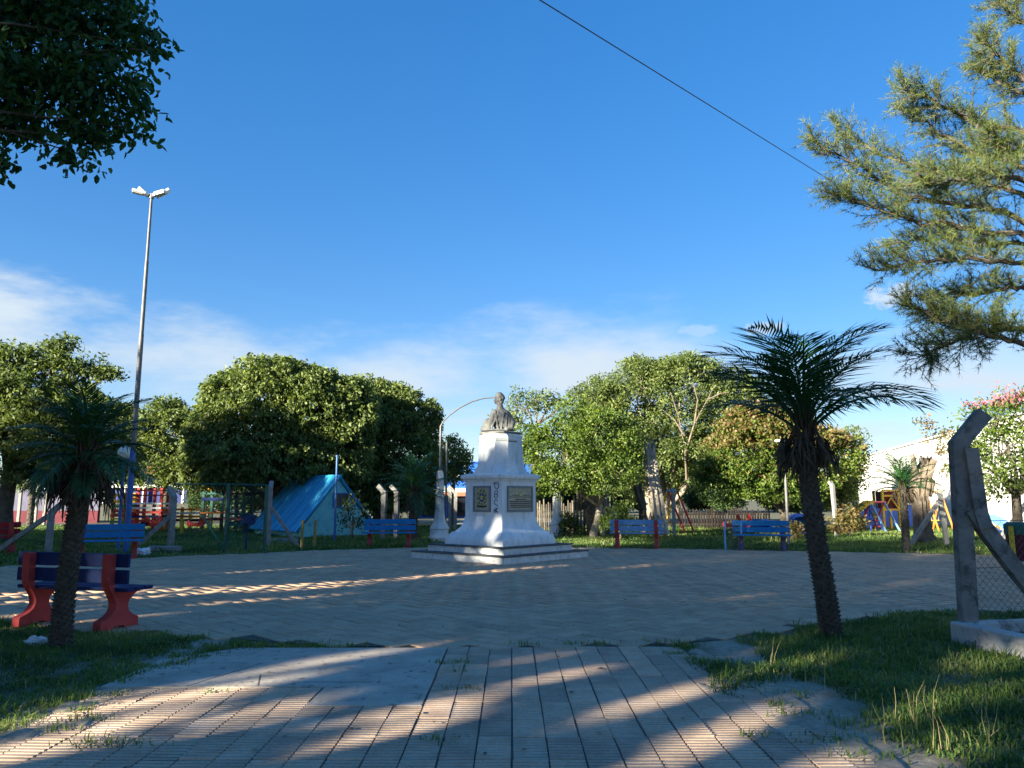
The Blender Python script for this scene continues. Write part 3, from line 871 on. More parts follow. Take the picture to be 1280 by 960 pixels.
# plaques: +X face (seen on the right) and -Y face (seen on the left)
def plaque_frame(cx_, cy_, w, h, face):
    """local frame of a face: returns fn(u, v, d) -> point"""
    if face == 'R':
        return lambda u, v, d: Vector((.655 + d, u, v))
    return lambda u, v, d: Vector((u, -.655 - d, v))
def face_box(b, fn, u0, u1, v0, v1, d0, d1, mi=0):
    vs = [fn(u, v, d) for d in (d0, d1) for u, v in ((u0, v0), (u1, v0), (u1, v1), (u0, v1))]
    b.add(vs, [(0, 1, 2, 3), (7, 6, 5, 4), (0, 4, 5, 1), (1, 5, 6, 2), (2, 6, 7, 3), (3, 7, 4, 0)], mi)
def plaque(face, u0, u1, v0, v1, t):
    fn = plaque_frame(0, 0, 0, 0, face)
    b = MB()
    face_box(b, fn, u0, u1, v0, v0 + t, -.01, .03); face_box(b, fn, u0, u1, v1 - t, v1, -.01, .03)
    face_box(b, fn, u0, u0 + t, v0 + t, v1 - t, -.01, .028); face_box(b, fn, u1 - t, u1, v0 + t, v1 - t, -.01, .028)
    fr = obj('plaque_frame', b, M['grey_stone'], mon)
    b = MB(); face_box(b, fn, u0 + t, u1 - t, v0 + t, v1 - t, -.01, .010)
    obj('plaque_panel', b, M['brass'], fr)
    return fn, fr
fn, fr = plaque('R', -.47, .52, 1.17, 1.83, .06)
b = MB()
face_box(b, fn, -.38, .44, 1.54, 1.555, .009, .016)
face_box(b, fn, -.30, -.02, 1.585, 1.60, .009, .016); face_box(b, fn, .12, .38, 1.585, 1.60, .009, .016)
rr = random.Random(4)
for row in range(5):                     # rows of small raised letters, too small to read
    v0 = 1.47 - row * .048
    u = -.36
    while u < .42:
        w = rr.uniform(.02, .075)
        if not (row == 0 and (u < -.2 or u > .25)):
            face_box(b, fn, u, min(u + w, .44), v0, v0 + .026, .009, .015)
        u += w + .014
obj('raised_lettering', b, M['dark_ink'], fr)
b = MB(); 
pts = []
for k in range(10):
    r = .07 if k % 2 == 0 else .03
    pts.append((.03 + r * math.sin(k * math.pi / 5), 1.61 + r * math.cos(k * math.pi / 5)))
b.add([fn(u, v, .018) for u, v in pts] + [fn(u, v, .009) for u, v in pts], [tuple(range(10))] + [(k, (k + 1) % 10, 10 + (k + 1) % 10, 10 + k) for k in range(10)])
obj('star', b, M['gold'], fr)
fn, fr = plaque('L', -.345, .275, 1.17, 1.83, .055)
b = MB()
cu, cv = -.035, 1.535
for k in range(26):                      # oval wreath of leaves
    a = 2 * math.pi * k / 26
    for rr_, tw in ((.165, .5), (.135, -.5)):
        c = Vector((cu + rr_ * math.cos(a), cv + rr_ * 1.18 * math.sin(a)))
        d = Vector((math.cos(a + math.pi / 2 + tw), math.sin(a + math.pi / 2 + tw)))
        e = Vector((-d.y, d.x))
        q = [c - d * .035, c + e * .014, c + d * .035, c - e * .014]
        b.add([fn(p.x, p.y, .011) for p in q] + [fn(c.x, c.y, .02)], [(0, 1, 4), (1, 2, 4), (2, 3, 4), (3, 0, 4)], k % 3 == 0)
obj('wreath', b, [M['crest_green'], M['gold']], fr)
b = MB()
ring = [(cu + .10 * math.cos(2 * math.pi * k / 20), cv + .115 * math.sin(2 * math.pi * k / 20)) for k in range(20)]
b.add([fn(u, v, .016) for u, v in ring] + [fn(u, v, .009) for u, v in ring], [tuple(range(20))] + [(k, (k + 1) % 20, 20 + (k + 1) % 20, 20 + k) for k in range(20)])
obj('crest_disc', b, M['crest_blue'], fr)
b = MB(); pts = []
for k in range(10):
    r = .085 if k % 2 == 0 else .036
    pts.append((cu + r * math.sin(k * math.pi / 5), cv + r * 1.1 * math.cos(k * math.pi / 5)))
b.add([fn(u, v, .021) for u, v in pts] + [fn(u, v, .015) for u, v in pts], [tuple(range(10))] + [(k, (k + 1) % 10, 10 + (k + 1) % 10, 10 + k) for k in range(10)])
obj('star', b, M['gold'], fr)
b = MB()
for k in range(8):
    u0 = cu - .17 + k * .0425
    dv = .022 * math.cos((k - 3.5) / 3.5 * 1.3)
    face_box(b, fn, u0, u0 + .0425, 1.30 - dv, 1.345 - dv, .009, .016 + (k % 2) * .002)
obj('ribbon', b, M['dark_ink'], fr)
# sprayed marks running down beside the near edge of the left face
def stroke(pts, r=.011):
    b = MB()
    P_ = [Vector((u, -.6555, v)) for u, v in pts]
    b.tube(P_, r, 5, flat=1.0)
    return b
def arc(cu, cv, ru, rv, a0, a1, n=16):
    return [(cu + ru * math.cos(rad(a0 + (a1 - a0) * k / n)), cv + rv * math.sin(rad(a0 + (a1 - a0) * k / n))) for k in range(n + 1)]
U = .455
strokes = [arc(U + .02, 1.84, .075, .085, 100, 455), [(U - .115, 1.875), (U - .02, 1.90), (U + .03, 1.86)],
           arc(U, 1.665, .05, .05, 0, 360), arc(U - .005, 1.575, .055, .045, 90, 450),
           arc(U - .0, 1.42, .055, .065, 20, 250), [(U - .03, 1.36), (U + .07, 1.33)],
           [(U - .08, 1.26), (U + .08, 1.16)], [(U + .06, 1.28), (U - .07, 1.15)], [(U, 1.29), (U - .0, 1.14)], [(U - .10, 1.19), (U - .02, 1.23)]]
for s_ in strokes:
    obj('graffiti_mark', stroke(s_, .0105), M['dark_ink'], mon)

# ---- bust on top: one continuous carved mass
def blob_mesh(name, blobs, voxel, mat, smooth_iter=3):
    bm = bmesh.new()
    for c, r in blobs:
        rr_ = r if hasattr(r, '__len__') else (r, r, r)
        mtx = Matrix.Translation(Vector(c)) @ Matrix.Diagonal((*rr_, 1))
        bmesh.ops.create_icosphere(bm, subdivisions=3, radius=1.0, matrix=mtx)
    me = bpy.data.meshes.new(name); bm.to_mesh(me); bm.free()
    t = bpy.data.objects.new(name, me); C.objects.link(t)
    md = t.modifiers.new('r', 'REMESH'); md.mode = 'VOXEL'; md.voxel_size = voxel
    ms = t.modifiers.new('s', 'SMOOTH'); ms.iterations = smooth_iter; ms.factor = .5
    dg = bpy.context.evaluated_depsgraph_get(); dg.update()
    out = bpy.data.meshes.new_from_object(t.evaluated_get(dg))
    bpy.data.objects.remove(t); bpy.data.meshes.remove(me)
    out.name = name
    out.materials.clear(); out.materials.append(mat)
    out.polygons.foreach_set('use_smooth', [True] * len(out.polygons))
    return out
ZS = P(640, 480, 20.36)
def bz(x, y, dy=0.0):
    p = P(590 + x / 12, 480 + y / 12, 20.36 + dy)
    return (p.x - MC.x, p.y - MC.y, p.z)
def chain(a, b, ra, rb_, n=6):
    a, b = Vector(a), Vector(b)
    return [(a.lerp(b, k / n), ra + (rb_ - ra) * k / n) for k in range(n + 1)]
bl = [(bz(412, 160), (.115, .125, .128)), (bz(400, 205), (.098, .098, .12)), (bz(355, 222, -.01), .045), (bz(340, 207), .024), (bz(352, 250), .034), (bz(352, 168), (.03, .06, .02)), (bz(455, 180), (.07, .105, .105)),
      (bz(425, 200, -.112), (.022, .018, .036)), (bz(445, 235, -.02), (.06, .08, .06))]
bl += chain(bz(412, 265), bz(425, 350), .078, .10)
bl += chain(bz(425, 372), bz(520, 418, -.02), .10, .095) + chain(bz(420, 372), bz(335, 405, -.03), .10, .09)
bl += [(bz(440, 440), (.24, .155, .12)), (bz(460, 520), (.25, .175, .16)), (bz(470, 600), (.26, .19, .13))]
bl += chain(bz(535, 430, -.02), bz(605, 545, -.05), .092, .085) + chain(bz(605, 545, -.05), bz(590, 625, -.12), .085, .068) + chain(bz(590, 630, -.12), bz(520, 645, -.2), .065, .05)
bl += chain(bz(330, 415, -.05), bz(285, 540, -.10), .09, .085) + chain(bz(285, 540, -.10), bz(250, 640, -.08), .085, .075)
bl += chain(bz(270, 590, -.05), bz(165, 645, .0), .09, .06) + chain(bz(230, 530, .02), bz(150, 655, .04), .08, .05) + chain(bz(300, 500, .05), bz(220, 560, .05), .08, .07)
for x0, y0, x1, y1, d0, d1, r in ((350, 385, 395, 640, -.12, -.18, .03), (300, 560, 190, 655, -.15, -.10, .026), (480, 400, 440, 645, -.14, -.19, .026), (530, 440, 510, 640, -.13, -.18, .024), (400, 400, 300, 620, -.13, -.17, .026), (560, 470, 560, 640, -.12, -.16, .022), (245, 560, 150, 660, -.05, -.02, .022)):
    bl += chain(bz(x0, y0, d0), bz(x1, y1, d1), r, r, 9)
bl += [(bz(400, 665), (.44, .24, .045)), (bz(290, 668), (.30, .22, .04)), (bz(520, 664), (.22, .2, .045))]
bl = [(Vector(c), r) for c, r in bl]
bust = obj('bust_statue', blob_mesh('bust_statue', bl, .013, M['statue'], 1), loc=MC + Vector((0, 0, -.055)), label='weathered grey stone bust of a draped figure on top of the monument', cat='statue')

# ================================================================== benches
def make_bench(plank_mat, leg_mat, label, loc, rz, group='park benches around the plaza', length=1.62, span=1.20):
    t = thing('park_bench', label, 'bench', loc, rz, group)
    outline = [(0, .86), (0, .58)]
    outline += [(.006, .53), (.03, .47), (.075, .405), (.115, .345), (.135, .29), (.135, .245), (.11, .195), (.06, .155), (0, .13), (-.05, .115), (-.07, .10), (-.07, 0), (.10, 0), (.13, .03), (.28, .03), (.31, 0), (.50, 0), (.50, .10), (.47, .115), (.40, .145), (.345, .19), (.325, .24), (.325, .28), (.345, .32), (.40, .365), (.46, .40), (.50, .415), (.50, .43), (.105, .43), (.10, .45), (.085, .86)]
    for sx in (-1, 1):
        b = MB()
        b.prism([(y - .22, z) for y, z in outline], (sx * span / 2 - .055, 0, 0), Vector((0, 1, 0)), Vector((0, 0, 1)), Vector((1, 0, 0)), .11)
        me = b.mesh('support', leg_mat)
        obj('support', me, parent=t)
    for k in range(3):
        b = MB(); b.bbox((0, .17 + k * .142 - .22, .452 + random.uniform(-.002, .002)), (length, .128, .042), None, .006)
        obj('seat_plank', b, plank_mat, t)
    for k in range(2):
        b = MB(); b.bbox((0, .109 - .22, .60 + k * .185), (length, .042, .155), None, .006)
        obj('back_plank', b, plank_mat, t)
    return t
make_bench(M['navy_and_shaded_wood'], M['red_concrete'], 'blue plank bench with shade painted into its planks, on red curved supports beside the leaning palm trunk', (-5.22, 9.52, 0), rad(-17), length=1.66)
p = G(128, 699.5); make_bench(M['blue_wood'], M['red_concrete'], 'bright blue plank bench with red supports beside the tall floodlight mast', (p.x, p.y + .25, 0), rad(180 + 24))
p = G(485, 684.5); make_bench(M['blue_wood'], M['red_concrete'], 'blue bench with red supports standing in shade before the blue hut', (p.x, p.y + .2, 0), rad(180 + 4))
p = G(797, 685.5); make_bench(M['pale_blue_wood'], M['red_concrete'], 'pale blue bench with red supports in front of the broken tree trunk', (p.x, p.y + .1, 0), rad(0 - 14))
p = G(957, 689); make_bench(M['blue_wood'], M['plum_concrete'], 'blue bench with dark plum supports under the flowering tree', (p.x, p.y + .3, 0), rad(180 - 10))
p = G(-18, 692); make_bench(M['red_wood'], M['red_concrete'], 'all red bench at the lawn edge left of the braced fence post', (p.x, p.y, 0), rad(20))

# ================================================================== lamps and poles
def pole(b, x, y, z0, z1, r0, r1, n=10, mi=0):
    b.tube([(x, y, z0), (x, y, z1)], [r0, r1], n, mi=mi)
g = G(157, 692)
t = thing('floodlight_mast', 'tall slim steel floodlight mast with four lamp heads and blue painted foot', 'light mast', (g.x, g.y, 0))
ZT = ZV(246, g.y)
b = MB(); pole(b, 0, 0, -.02, 2.9, .085, .08); obj('mast_foot', b, M['blue_metal'], t, autosmooth=40)
b = MB(); pole(b, 0, 0, 2.88, 6.2, .072, .066); pole(b, 0, 0, 6.18, 8.4, .058, .052); pole(b, 0, 0, 8.38, ZT, .045, .038); obj('mast_pole', b, M['galv'], t, autosmooth=40)
b = MB(); b.lathe([(.07, ZT - .05), (.07, ZT + .08)], n=10)
for k, a in enumerate((160, 200, 20, -15)):
    b.tube([(0, 0, ZT), (.22 * math.cos(rad(a)), .22 * math.sin(rad(a)), ZT + .06)], .025, 6)
obj('bracket', b, M['grey_metal'], t)
for k, (a, dz, tl) in enumerate(((158, .26, 40), (205, .02, 8), (28, .22, 42), (-20, .0, 6))):
    d = Vector((math.cos(rad(a)), math.sin(rad(a)), 0))
    c = d * .36 + Vector((0, 0, ZT + .05 + dz * .6))
    Rm = Matrix.Rotation(rad(a), 3, 'Z') @ Matrix.Rotation(rad(-tl), 3, 'Y')
    b = MB(); b.bbox((-.02, 0, .03), (.38, .19, .09), None, .03); b.bbox((-.22, 0, .02), (.12, .12, .10), None, .02)
    b.v = [tuple(c + Rm @ Vector(p_)) for p_ in b.v]
    hd = obj('lamp_head', b, M['white_metal'], t)
    b = MB(); b.bbox((.02, 0, -.025), (.28, .15, .02), None, .005)
    b.v = [tuple(c + Rm @ Vector(p_)) for p_ in b.v]
    obj('lens', b, M['lamp_glass'], hd)

gx, gy = P(156, 566, 22.6).x, 22.6
t = thing('globe_lamp', 'low blue globe lamp post with a yellowed round glass beside the mast', 'street lamp', (gx, gy, 0))
gz = ZV(566, gy)
b = MB(); pole(b, 0, 0, -.02, gz - .2, .05, .04); b.lathe([(.07, gz - .26), (.11, gz - .19), (.11, gz - .16)], n=12); obj('post', b, M['blue_metal'], t, autosmooth=40)
b = MB(); b.sphere((0, 0, gz), .20, 18, 12); obj('globe', b, M['lamp_glass'], t, smooth=True)

def curved_lamp(label, base_px, conc_top_v, pole_top_v, arm_px, side_pole=None):
    g = G(*base_px)
    t = thing('curved_lamp_post', label, 'street lamp', (g.x, g.y, 0), group='lamp posts with tapered white concrete feet')
    z1 = ZV(conc_top_v, g.y)
    s = z1 / 2.52
    b = MB(); b.lathe([(.30, -.02), (.30, .10), (.36, .12), (.36, .2), (.33, .24), (.33, .42), (.36, .45), (.345, .50), (.25, .64), (.19, .85), (.165, 1.1), (.15, 1.6 * s), (.125, z1 - .12), (.08, z1)], n=8)
    obj('concrete_foot', b, M['white_paint'], t, autosmooth=35)
    if pole_top_v:
        zt = ZV(pole_top_v, g.y)
        pts = [Vector((0, 0, z1 - .2)), Vector((0, 0, zt))]
        for u, v in arm_px:
            q = P(u, v, g.y)
            pts.append(Vector((q.x - g.x, 0, q.z)))
        b = MB(); b.tube(pts, [.05, .04] + [.024] * len(arm_px), 8)
        obj('pole_arm', b, M['galv'], t, autosmooth=45)
        e = pts[-1]
        b = MB(); b.bbox(e + Vector((.14, 0, -.03)), (.4, .12, .06), None, .02)
        obj('lamp_head', b, M['galv'], t)
    if side_pole:
        q = P(side_pole[0], side_pole[1], g.y + .35)
        b = MB(); b.tube([(q.x - g.x, .35, -.02), (q.x - g.x, .35, q.z)], .035, 6)
        obj('conduit', b, M['galv'], t)
    return t
curved_lamp('white footed lamp post whose curved arm reaches behind the bust', (549, 677), 588, 533, [(554, 527), (562, 519), (575, 509.5), (590, 502), (604, 498), (620, 496.5)], (558.5, 553))
curved_lamp('white tapered concrete lamp foot under the trees beside the monument', (697, 669.5), 597, None, [], (691.5, 598))

def thin_pole(name, label, cat, u, v0, v1, mat, r=.03, head=None, n=8):
    g = G(u, v0)
    t = thing(name, label, cat, (g.x, g.y, 0))
    z = ZV(v1, g.y)
    b = MB(); pole(b, 0, 0, -.02, z, r, r * .8, n)
    obj('shaft', b, mat, t)
    if head:
        b = MB(); b.bbox((-.12, 0, z), (.32, .13, .07), None, .02)
        obj('lamp_head', b, head, t)
    else:
        b = MB(); b.lathe([(r * 1.3, z - .02), (r * 1.3, z + .02), (r * .4, z + .04)], n=8)
        obj('cap', b, mat, t)
    return t
thin_pole('steel_pole', 'thin dark steel pole standing before the blue hut gable', 'pole', 418, 675, 570, M['blue_metal'], .045)
thin_pole('lamp_pole', 'pale slim lamp pole with a flat white head behind the blue bench', 'street lamp', 986, 681, 551, M['galv'], .05, M['white_metal'])

# ================================================================== concrete fence posts
def square_sweep(pts, w, ax):
    """square-section bar along pts; ax = horizontal axis lying in the bend plane"""
    b = MB()
    ax = Vector(ax).normalized(); ay = Vector((0, 0, 1)).cross(ax)
    rings = []
    for i, p in enumerate(pts):
        p = Vector(p)
        t = (Vector(pts[min(i + 1, len(pts) - 1)]) - Vector(pts[max(i - 1, 0)])).normalized()
        nrm = ay.cross(t).normalized()
        k = 1.0
        if 0 < i < len(pts) - 1:
            t1 = (Vector(pts[i + 1]) - p).normalized()
            k = 1 / max(.5, t.dot(t1))
        rings.append([p + (nrm * sx * k + ay * sy) * w / 2 for sx, sy in ((-1, -1), (1, -1), (1, 1), (-1, 1))])
    b.loft(rings)
    return b
def fence_post(label, loc, h, bend, arm, brace=None, w=.13, brace_h=.72, brace_len=1.2, group='concrete fence posts with angled tops', mat=None, tilt=0.0):
    mat = mat or M['concrete']
    t = thing('fence_post', label, 'fence post', loc, 0, group)
    bd = Vector((*bend, 0)).normalized()
    tl = Vector((tilt, 0, 0))
    pts = [Vector((0, 0, -.03)), tl * .5 + Vector((0, 0, h * .5)), tl + Vector((0, 0, h))]
    if arm:
        pts.append(tl + bd * arm * .72 + Vector((0, 0, h + arm * .72)))
    obj('post', square_sweep(pts, w, bd), mat, t)
    if brace:
        br = Vector((*brace, 0)).normalized()
        a = br * (w * .45) + Vector((0, 0, h * brace_h)) + tl * brace_h
        e = br * brace_len + Vector((0, 0, -.02))
        obj('brace', square_sweep([a, (a + e) / 2, e], w * .8, br), mat, t)
    return t
# near right: leaning corner post on the planter
pw = MB()
Hh = .21
for d, L, e in ((DA, 3.2, DB), (DB, 3.2, DA)):
    c = PA + d * (L / 2) + e * .07
    if d is DB:
        c = PA + d * (L / 2 + .07) + e * .07
    pw.bbox((c.x, c.y, Hh / 2 - .02), (L, .15, Hh + .04), Matrix.Rotation(math.atan2(d.y, d.x), 3, 'Z'), .02)
M['planter_paint'] = surf('planter_paint', [(0.38, 0.37, 0.35), (0.56, 0.54, 0.50)], 4, 0.85, worn=(0.17, 0.15, 0.13), worn_at=(0.52, 0.66), worn_scale=5, bumpy=0.4)
pt = thing('planter', 'low worn white concrete planter wall around the leaning fence post', 'planter', PA)
wo = obj('wall', pw, M['planter_paint'], pt); wo.location = -PA
so = MB(); q = [PA + DA * .12 + DB * .12, PA + DA * 3.2 + DB * .12, PA + DA * 3.2 + DB * 3.2, PA + DA * .12 + DB * 3.2]
so.add([(p_.x - PA.x, p_.y - PA.y, .10) for p_ in q], [(0, 1, 2, 3)])
obj('soil_bed', so, M['soil'], pt)
np_ = Vector((4.86, 8.53, Hh))
t = thing('fence_post', 'thick mossy concrete corner post with bent top on the planter wall', 'fence post', np_, 0, 'concrete fence posts with angled tops')
bd = Vector((1, -.15, 0)).normalized()
obj('post', square_sweep([(0.03, 0, -.1), (.06, 0, .9), (.095, 0, 1.90), (.37, -.04, 2.225)], .155, bd), M['mossy'], t)
obj('brace', square_sweep([(.16, -.08, 1.84), (.19, -.10, 1.15), (.22, -.12, .98)], .135, bd), M['mossy'], t)
obj('brace', square_sweep([(.12, -.06, 1.18), (.50, -.10, .58), (1.02, -.14, -.16)], .15, bd), M['mossy'], t)
# chain link behind it, fixed to the post
def chain_link(b, A, B, z0, z1, cell, r):
    A, B = Vector(A), Vector(B)
    L = (B - A).length; d = (B - A).normalized(); h = z1 - z0
    nrm = Vector((-d.y, d.x, 0))
    for s in (1, -1):
        k = -h
        while k < L:
            x0, zz0, x1, zz1 = k, 0.0, k + h, h
            if x0 < 0: zz0 = -x0; x0 = 0.0
            if x1 > L: zz1 = h - (x1 - L); x1 = L
            if zz1 > zz0 + .02:
                if s == 1:
                    p0, p1 = A + d * x0 + Vector((0, 0, z0 + zz0)), A + d * x1 + Vector((0, 0, z0 + zz1))
                else:
                    p0, p1 = A + d * x0 + Vector((0, 0, z1 - zz0)), A + d * x1 + Vector((0, 0, z1 - zz1))
                b.tube([p0 + nrm * r * s, p1 + nrm * r * s], r, 3, cap=False)
            k += cell
fb = MB()
A = np_ + DB * .10 + Vector((0, .06, -Hh)); Bq = A + DB * 2.9
chain_link(fb, A, Bq, Hh + .01, 1.25, .085, .0025)
t = thing('chain_link_fence', 'rusty chain link mesh stretched from the corner post along the planter', 'fence', (A.x, A.y, 0))
o = obj('wire_mesh', fb, M['wire'], t, kind='stuff'); o.location = -Vector((A.x, A.y, 0))
b = MB(); b.tube([A + Vector((0, 0, 1.26)), Bq + Vector((0, 0, 1.26))], .004, 4); b.tube([A + Vector((0, 0, .75)), Bq + Vector((0, 0, .75))], .004, 4)
o = obj('tension_wire', b, M['wire'], t); o.location = -Vector((A.x, A.y, 0))
b = MB(); b.tube([Bq + Vector((0, 0, .02)), Bq + Vector((0, 0, 1.35))], .03, 8)
o = obj('end_post', b, M['galv'], t); o.location = -Vector((A.x, A.y, 0))
# dry twigs in the planter bed
b = MB()
for k in range(26):
    q = PA + DA * random.uniform(.2, .9) + DB * random.uniform(.5, 2.6)
    a = random.uniform(0, 6.28); l = random.uniform(.12, .3)
    b.tube([(q.x, q.y, .10), (q.x + math.cos(a) * l, q.y + math.sin(a) * l, .10 + random.uniform(.02, .2))], [.005, .002], 3)
obj('dry_twigs', b, M['straw'], kind='stuff', label='tangle of dry twigs lying in the planter bed', cat='twigs')

# far fence around the playground
def fp(u, v): return G(u, v)
q = fp(60, 692); fence_post('braced fence post with its bent top reaching toward the left palm', (q.x, q.y, 0), 1.13, (.95, .25), .62, (-1, -.15), .15, .92, 1.45)
q = fp(213, 683.5); fence_post('braced fence post in front of the coloured climbing frames', (q.x, q.y, 0), 1.55, (-.8, .6), .40, (-.9, -.35), .16, .62, 1.0)
q = fp(335, 684); fence_post('fence post with a brace leaning in front of the blue hut roof', (q.x, q.y, 0), 1.85, (-.2, 1), .25, (1, .1), .12, .66, .95)
q = fp(479, 674); fence_post('grey fence post between the hut and the small palm', (q.x, q.y, 0), 1.75, (-1, .3), .35, None, .17, mat=M['mossy'])
q = fp(495, 674); fence_post('second grey fence post between the hut and the small palm', (q.x, q.y, 0), 1.75, (-1, .3), .35, None, .15, mat=M['mossy'])
q = fp(562, 664); fence_post('sunlit pale fence post just beside the curved lamp foot', (q.x, q.y, 0), 1.75, (-1, -.1), .45, None, .14)
q = fp(569, 665); fence_post('sunlit pale fence post between lamp foot and monument', (q.x, q.y, 0), 1.75, (-1, -.1), .45, None, .14)
q = fp(753, 670.5); fence_post('pale concrete post leaning at the forked front tree', (q.x, q.y, 0), 1.75, (.3, 1), .3, (1, -.05), .20, .74, .95, tilt=.12)
q = fp(843, 672); fence_post('lone pale concrete post beside the small swing', (q.x, q.y, 0), 1.75, (0, 1), .2, None, .11)
q = fp(1046, 671); fence_post('slim pale concrete post right of the big palm trunk', (q.x, q.y, 0), 2.05, (-.4, 1), .2, None, .12, tilt=-.06)
q = fp(1184, 683); fence_post('braced concrete post behind the gnarled stump', (q.x, q.y, 0), 1.75, (.3, 1), .3, (-1, -.1), .14, .82, 1.3, tilt=-.1)
q = fp(1272, 686); fence_post('concrete post with long brace right of the corner post', (q.x + .7, q.y, 0), 1.75, (.3, 1), .3, (-1, -.2), .14, .95, 1.7)
# low kerb under the fence
for u0, u1, v, lab in ((186, 226, 689.5, 'short concrete kerb under the braced fence post'), (335, 372, 679, 'short concrete kerb in front of the hut eave')):
    a, c = G(u0, v), G(u1, v)
    b = MB(); b.bbox(((c.x - a.x) / 2, 0, .07), (c.x - a.x, .18, .18), None, .02)
    obj('kerb', b, M['concrete'], loc=(a.x, a.y, 0), label=lab, cat='kerb')
for u, lab in ((377, 'short mustard wooden stake before the hut'), (393, 'second mustard wooden stake before the hut gable')):
    g = G(u, 685)
    b = MB(); b.tube([(0, 0, -.05), (0.01, 0, .84), (0.01, 0, .86)], [.05, .045, .02], 7)
    M.setdefault('stake', surf('stake', [(0.28, 0.19, 0.05), (0.4, 0.28, 0.09)], 8, 0.85))
    obj('stake', b, M['stake'], loc=(g.x, g.y, 0), label=lab, cat='stake')
# green tubular gate frame with mesh
g0, g1 = G(281, 690), G(330, 690)
t = thing('gate', 'dark green tubular gate with wire mesh left of the hut', 'gate', (g0.x, g0.y, 0))
L = g1.x - g0.x
for x in (0, L):
    b = MB(); pole(b, x, 0, -.02, 1.95 if x == 0 else 1.9, .055, .055, 8); obj('gate_post', b, M['green_metal'], t)
b = MB(); b.tube([(-1.6, .1, 1.92), (0, 0, 1.92), (L, 0, 1.9)], .022, 6); obj('top_rail', b, M['green_metal'], t)
b = MB(); b.tube([(-.05, 0, .12), (-.75, .05, 1.05)], .025, 6); b.tube([(.05, 0, .3), (.45, .02, .85)], .025, 6); obj('diagonal_brace', b, M['green_metal'], t)
b = MB(); chain_link(b, (-1.6, .1, 0), (L, 0, 0), .1, 1.9, .12, .003); obj('wire_mesh', b, M['green_metal'], t, kind='stuff')
b = MB(); b.bbox((.42, .5, .78), (.40, .3, .05), None, .01); b.tube([(.42, .5, -.02), (.42, .5, .76)], .03, 6); b.bbox((.42, .64, .92), (.4, .04, .25), None, .01)
obj('seat', b, M['navy_and_shaded_wood'], t)

# ================================================================== the A-frame hut
HC = Vector((-6.95, 31.4, 0))
ax_ = Vector((.76, .65, 0)).normalized(); az_ = Vector((-.65, .76, 0)).normalized()        # along the gable, along the ridge
t = thing('hut', 'blue A-frame wooden hut with steep plank roof and cyan gable', 'hut', HC)
HW, HL, HH, EZ = 1.85, 4.6, 2.38, .22
b = MB(); b.prism([(-HW + .22, 0.02), (HW - .22, 0.02), (HW - .22, .28), (.0, HH - .12), (-HW + .22, .28)], az_ * .12, ax_, Vector((0, 0, 1)), az_, HL - .24)
obj('wall', b, M['cyan_wall'], t)
for s in (-1, 1):
    a = Vector((0, 0, HH)); e = ax_ * (s * HW) + Vector((0, 0, EZ))
    d = (e - a); n_ = d.cross(az_).normalized()
    if n_.z < 0: n_ = -n_
    NP = 20
    for k in range(NP):                      # boards running from ridge to eave
        w = HL / NP
        o_ = az_ * (k * w + .006)
        c4 = [a + o_, a + o_ + az_ * (w - .012), e + o_ + az_ * (w - .012), e + o_]
        th = n_ * (.035 + .008 * (k % 2))
        b = MB(); b.add([p_ for p_ in c4] + [p_ + th for p_ in c4], [(0, 1, 2, 3), (7, 6, 5, 4), (0, 4, 5, 1), (1, 5, 6, 2), (2, 6, 7, 3), (3, 7, 4, 0)])
        obj('roof_board', b, M['roof_blue'], t)
b = MB(); b.tube([Vector((0, 0, HH + .05)) - az_ * .03, Vector((0, 0, HH + .05)) + az_ * (HL + .03)], .06, 6); obj('ridge_cap', b, M['roof_blue'], t)
b = MB()
c = -az_ * .0 + az_ * .105 + ax_ * .10 + Vector((0, 0, 1.45))
b.box(c, (.62, .05, .52), Matrix.Rotation(math.atan2(ax_.y, ax_.x), 3, 'Z')); w_ = obj('window', b, M['dark_glass'], t)
b = MB()
for dx, dz, sx, sz in ((0, .27, .7, .05), (0, -.27, .7, .05), (-.33, 0, .05, .5), (.33, 0, .05, .5), (0, 0, .03, .5)):
    b.box(c + ax_ * dx + Vector((0, 0, dz)) - az_ * .03, (sx, .04, sz), Matrix.Rotation(math.atan2(ax_.y, ax_.x), 3, 'Z'))
obj('window_frame', b, M['blue_wood'], w_)
for s in (-1, 1):
    b = MB(); a = Vector((0, 0, HH - .02)) + az_ * .06; e = ax_ * (s * (HW - .03)) + Vector((0, 0, EZ)) + az_ * .06
    b.tube([a, e], .05, 4); obj('barge_board', b, M['roof_blue'], t)

# ================================================================== far walls and buildings
def wall_box(b, a, c, z0, z1, th, mi=0):
    a, c = Vector((*a, 0)), Vector((*c, 0))
    d = c - a
    m = (a + c) / 2
    b.box((m.x, m.y, (z0 + z1) / 2), (d.length, th, z1 - z0), Matrix.Rotation(math.atan2(d.y, d.x), 3, 'Z'), mi)
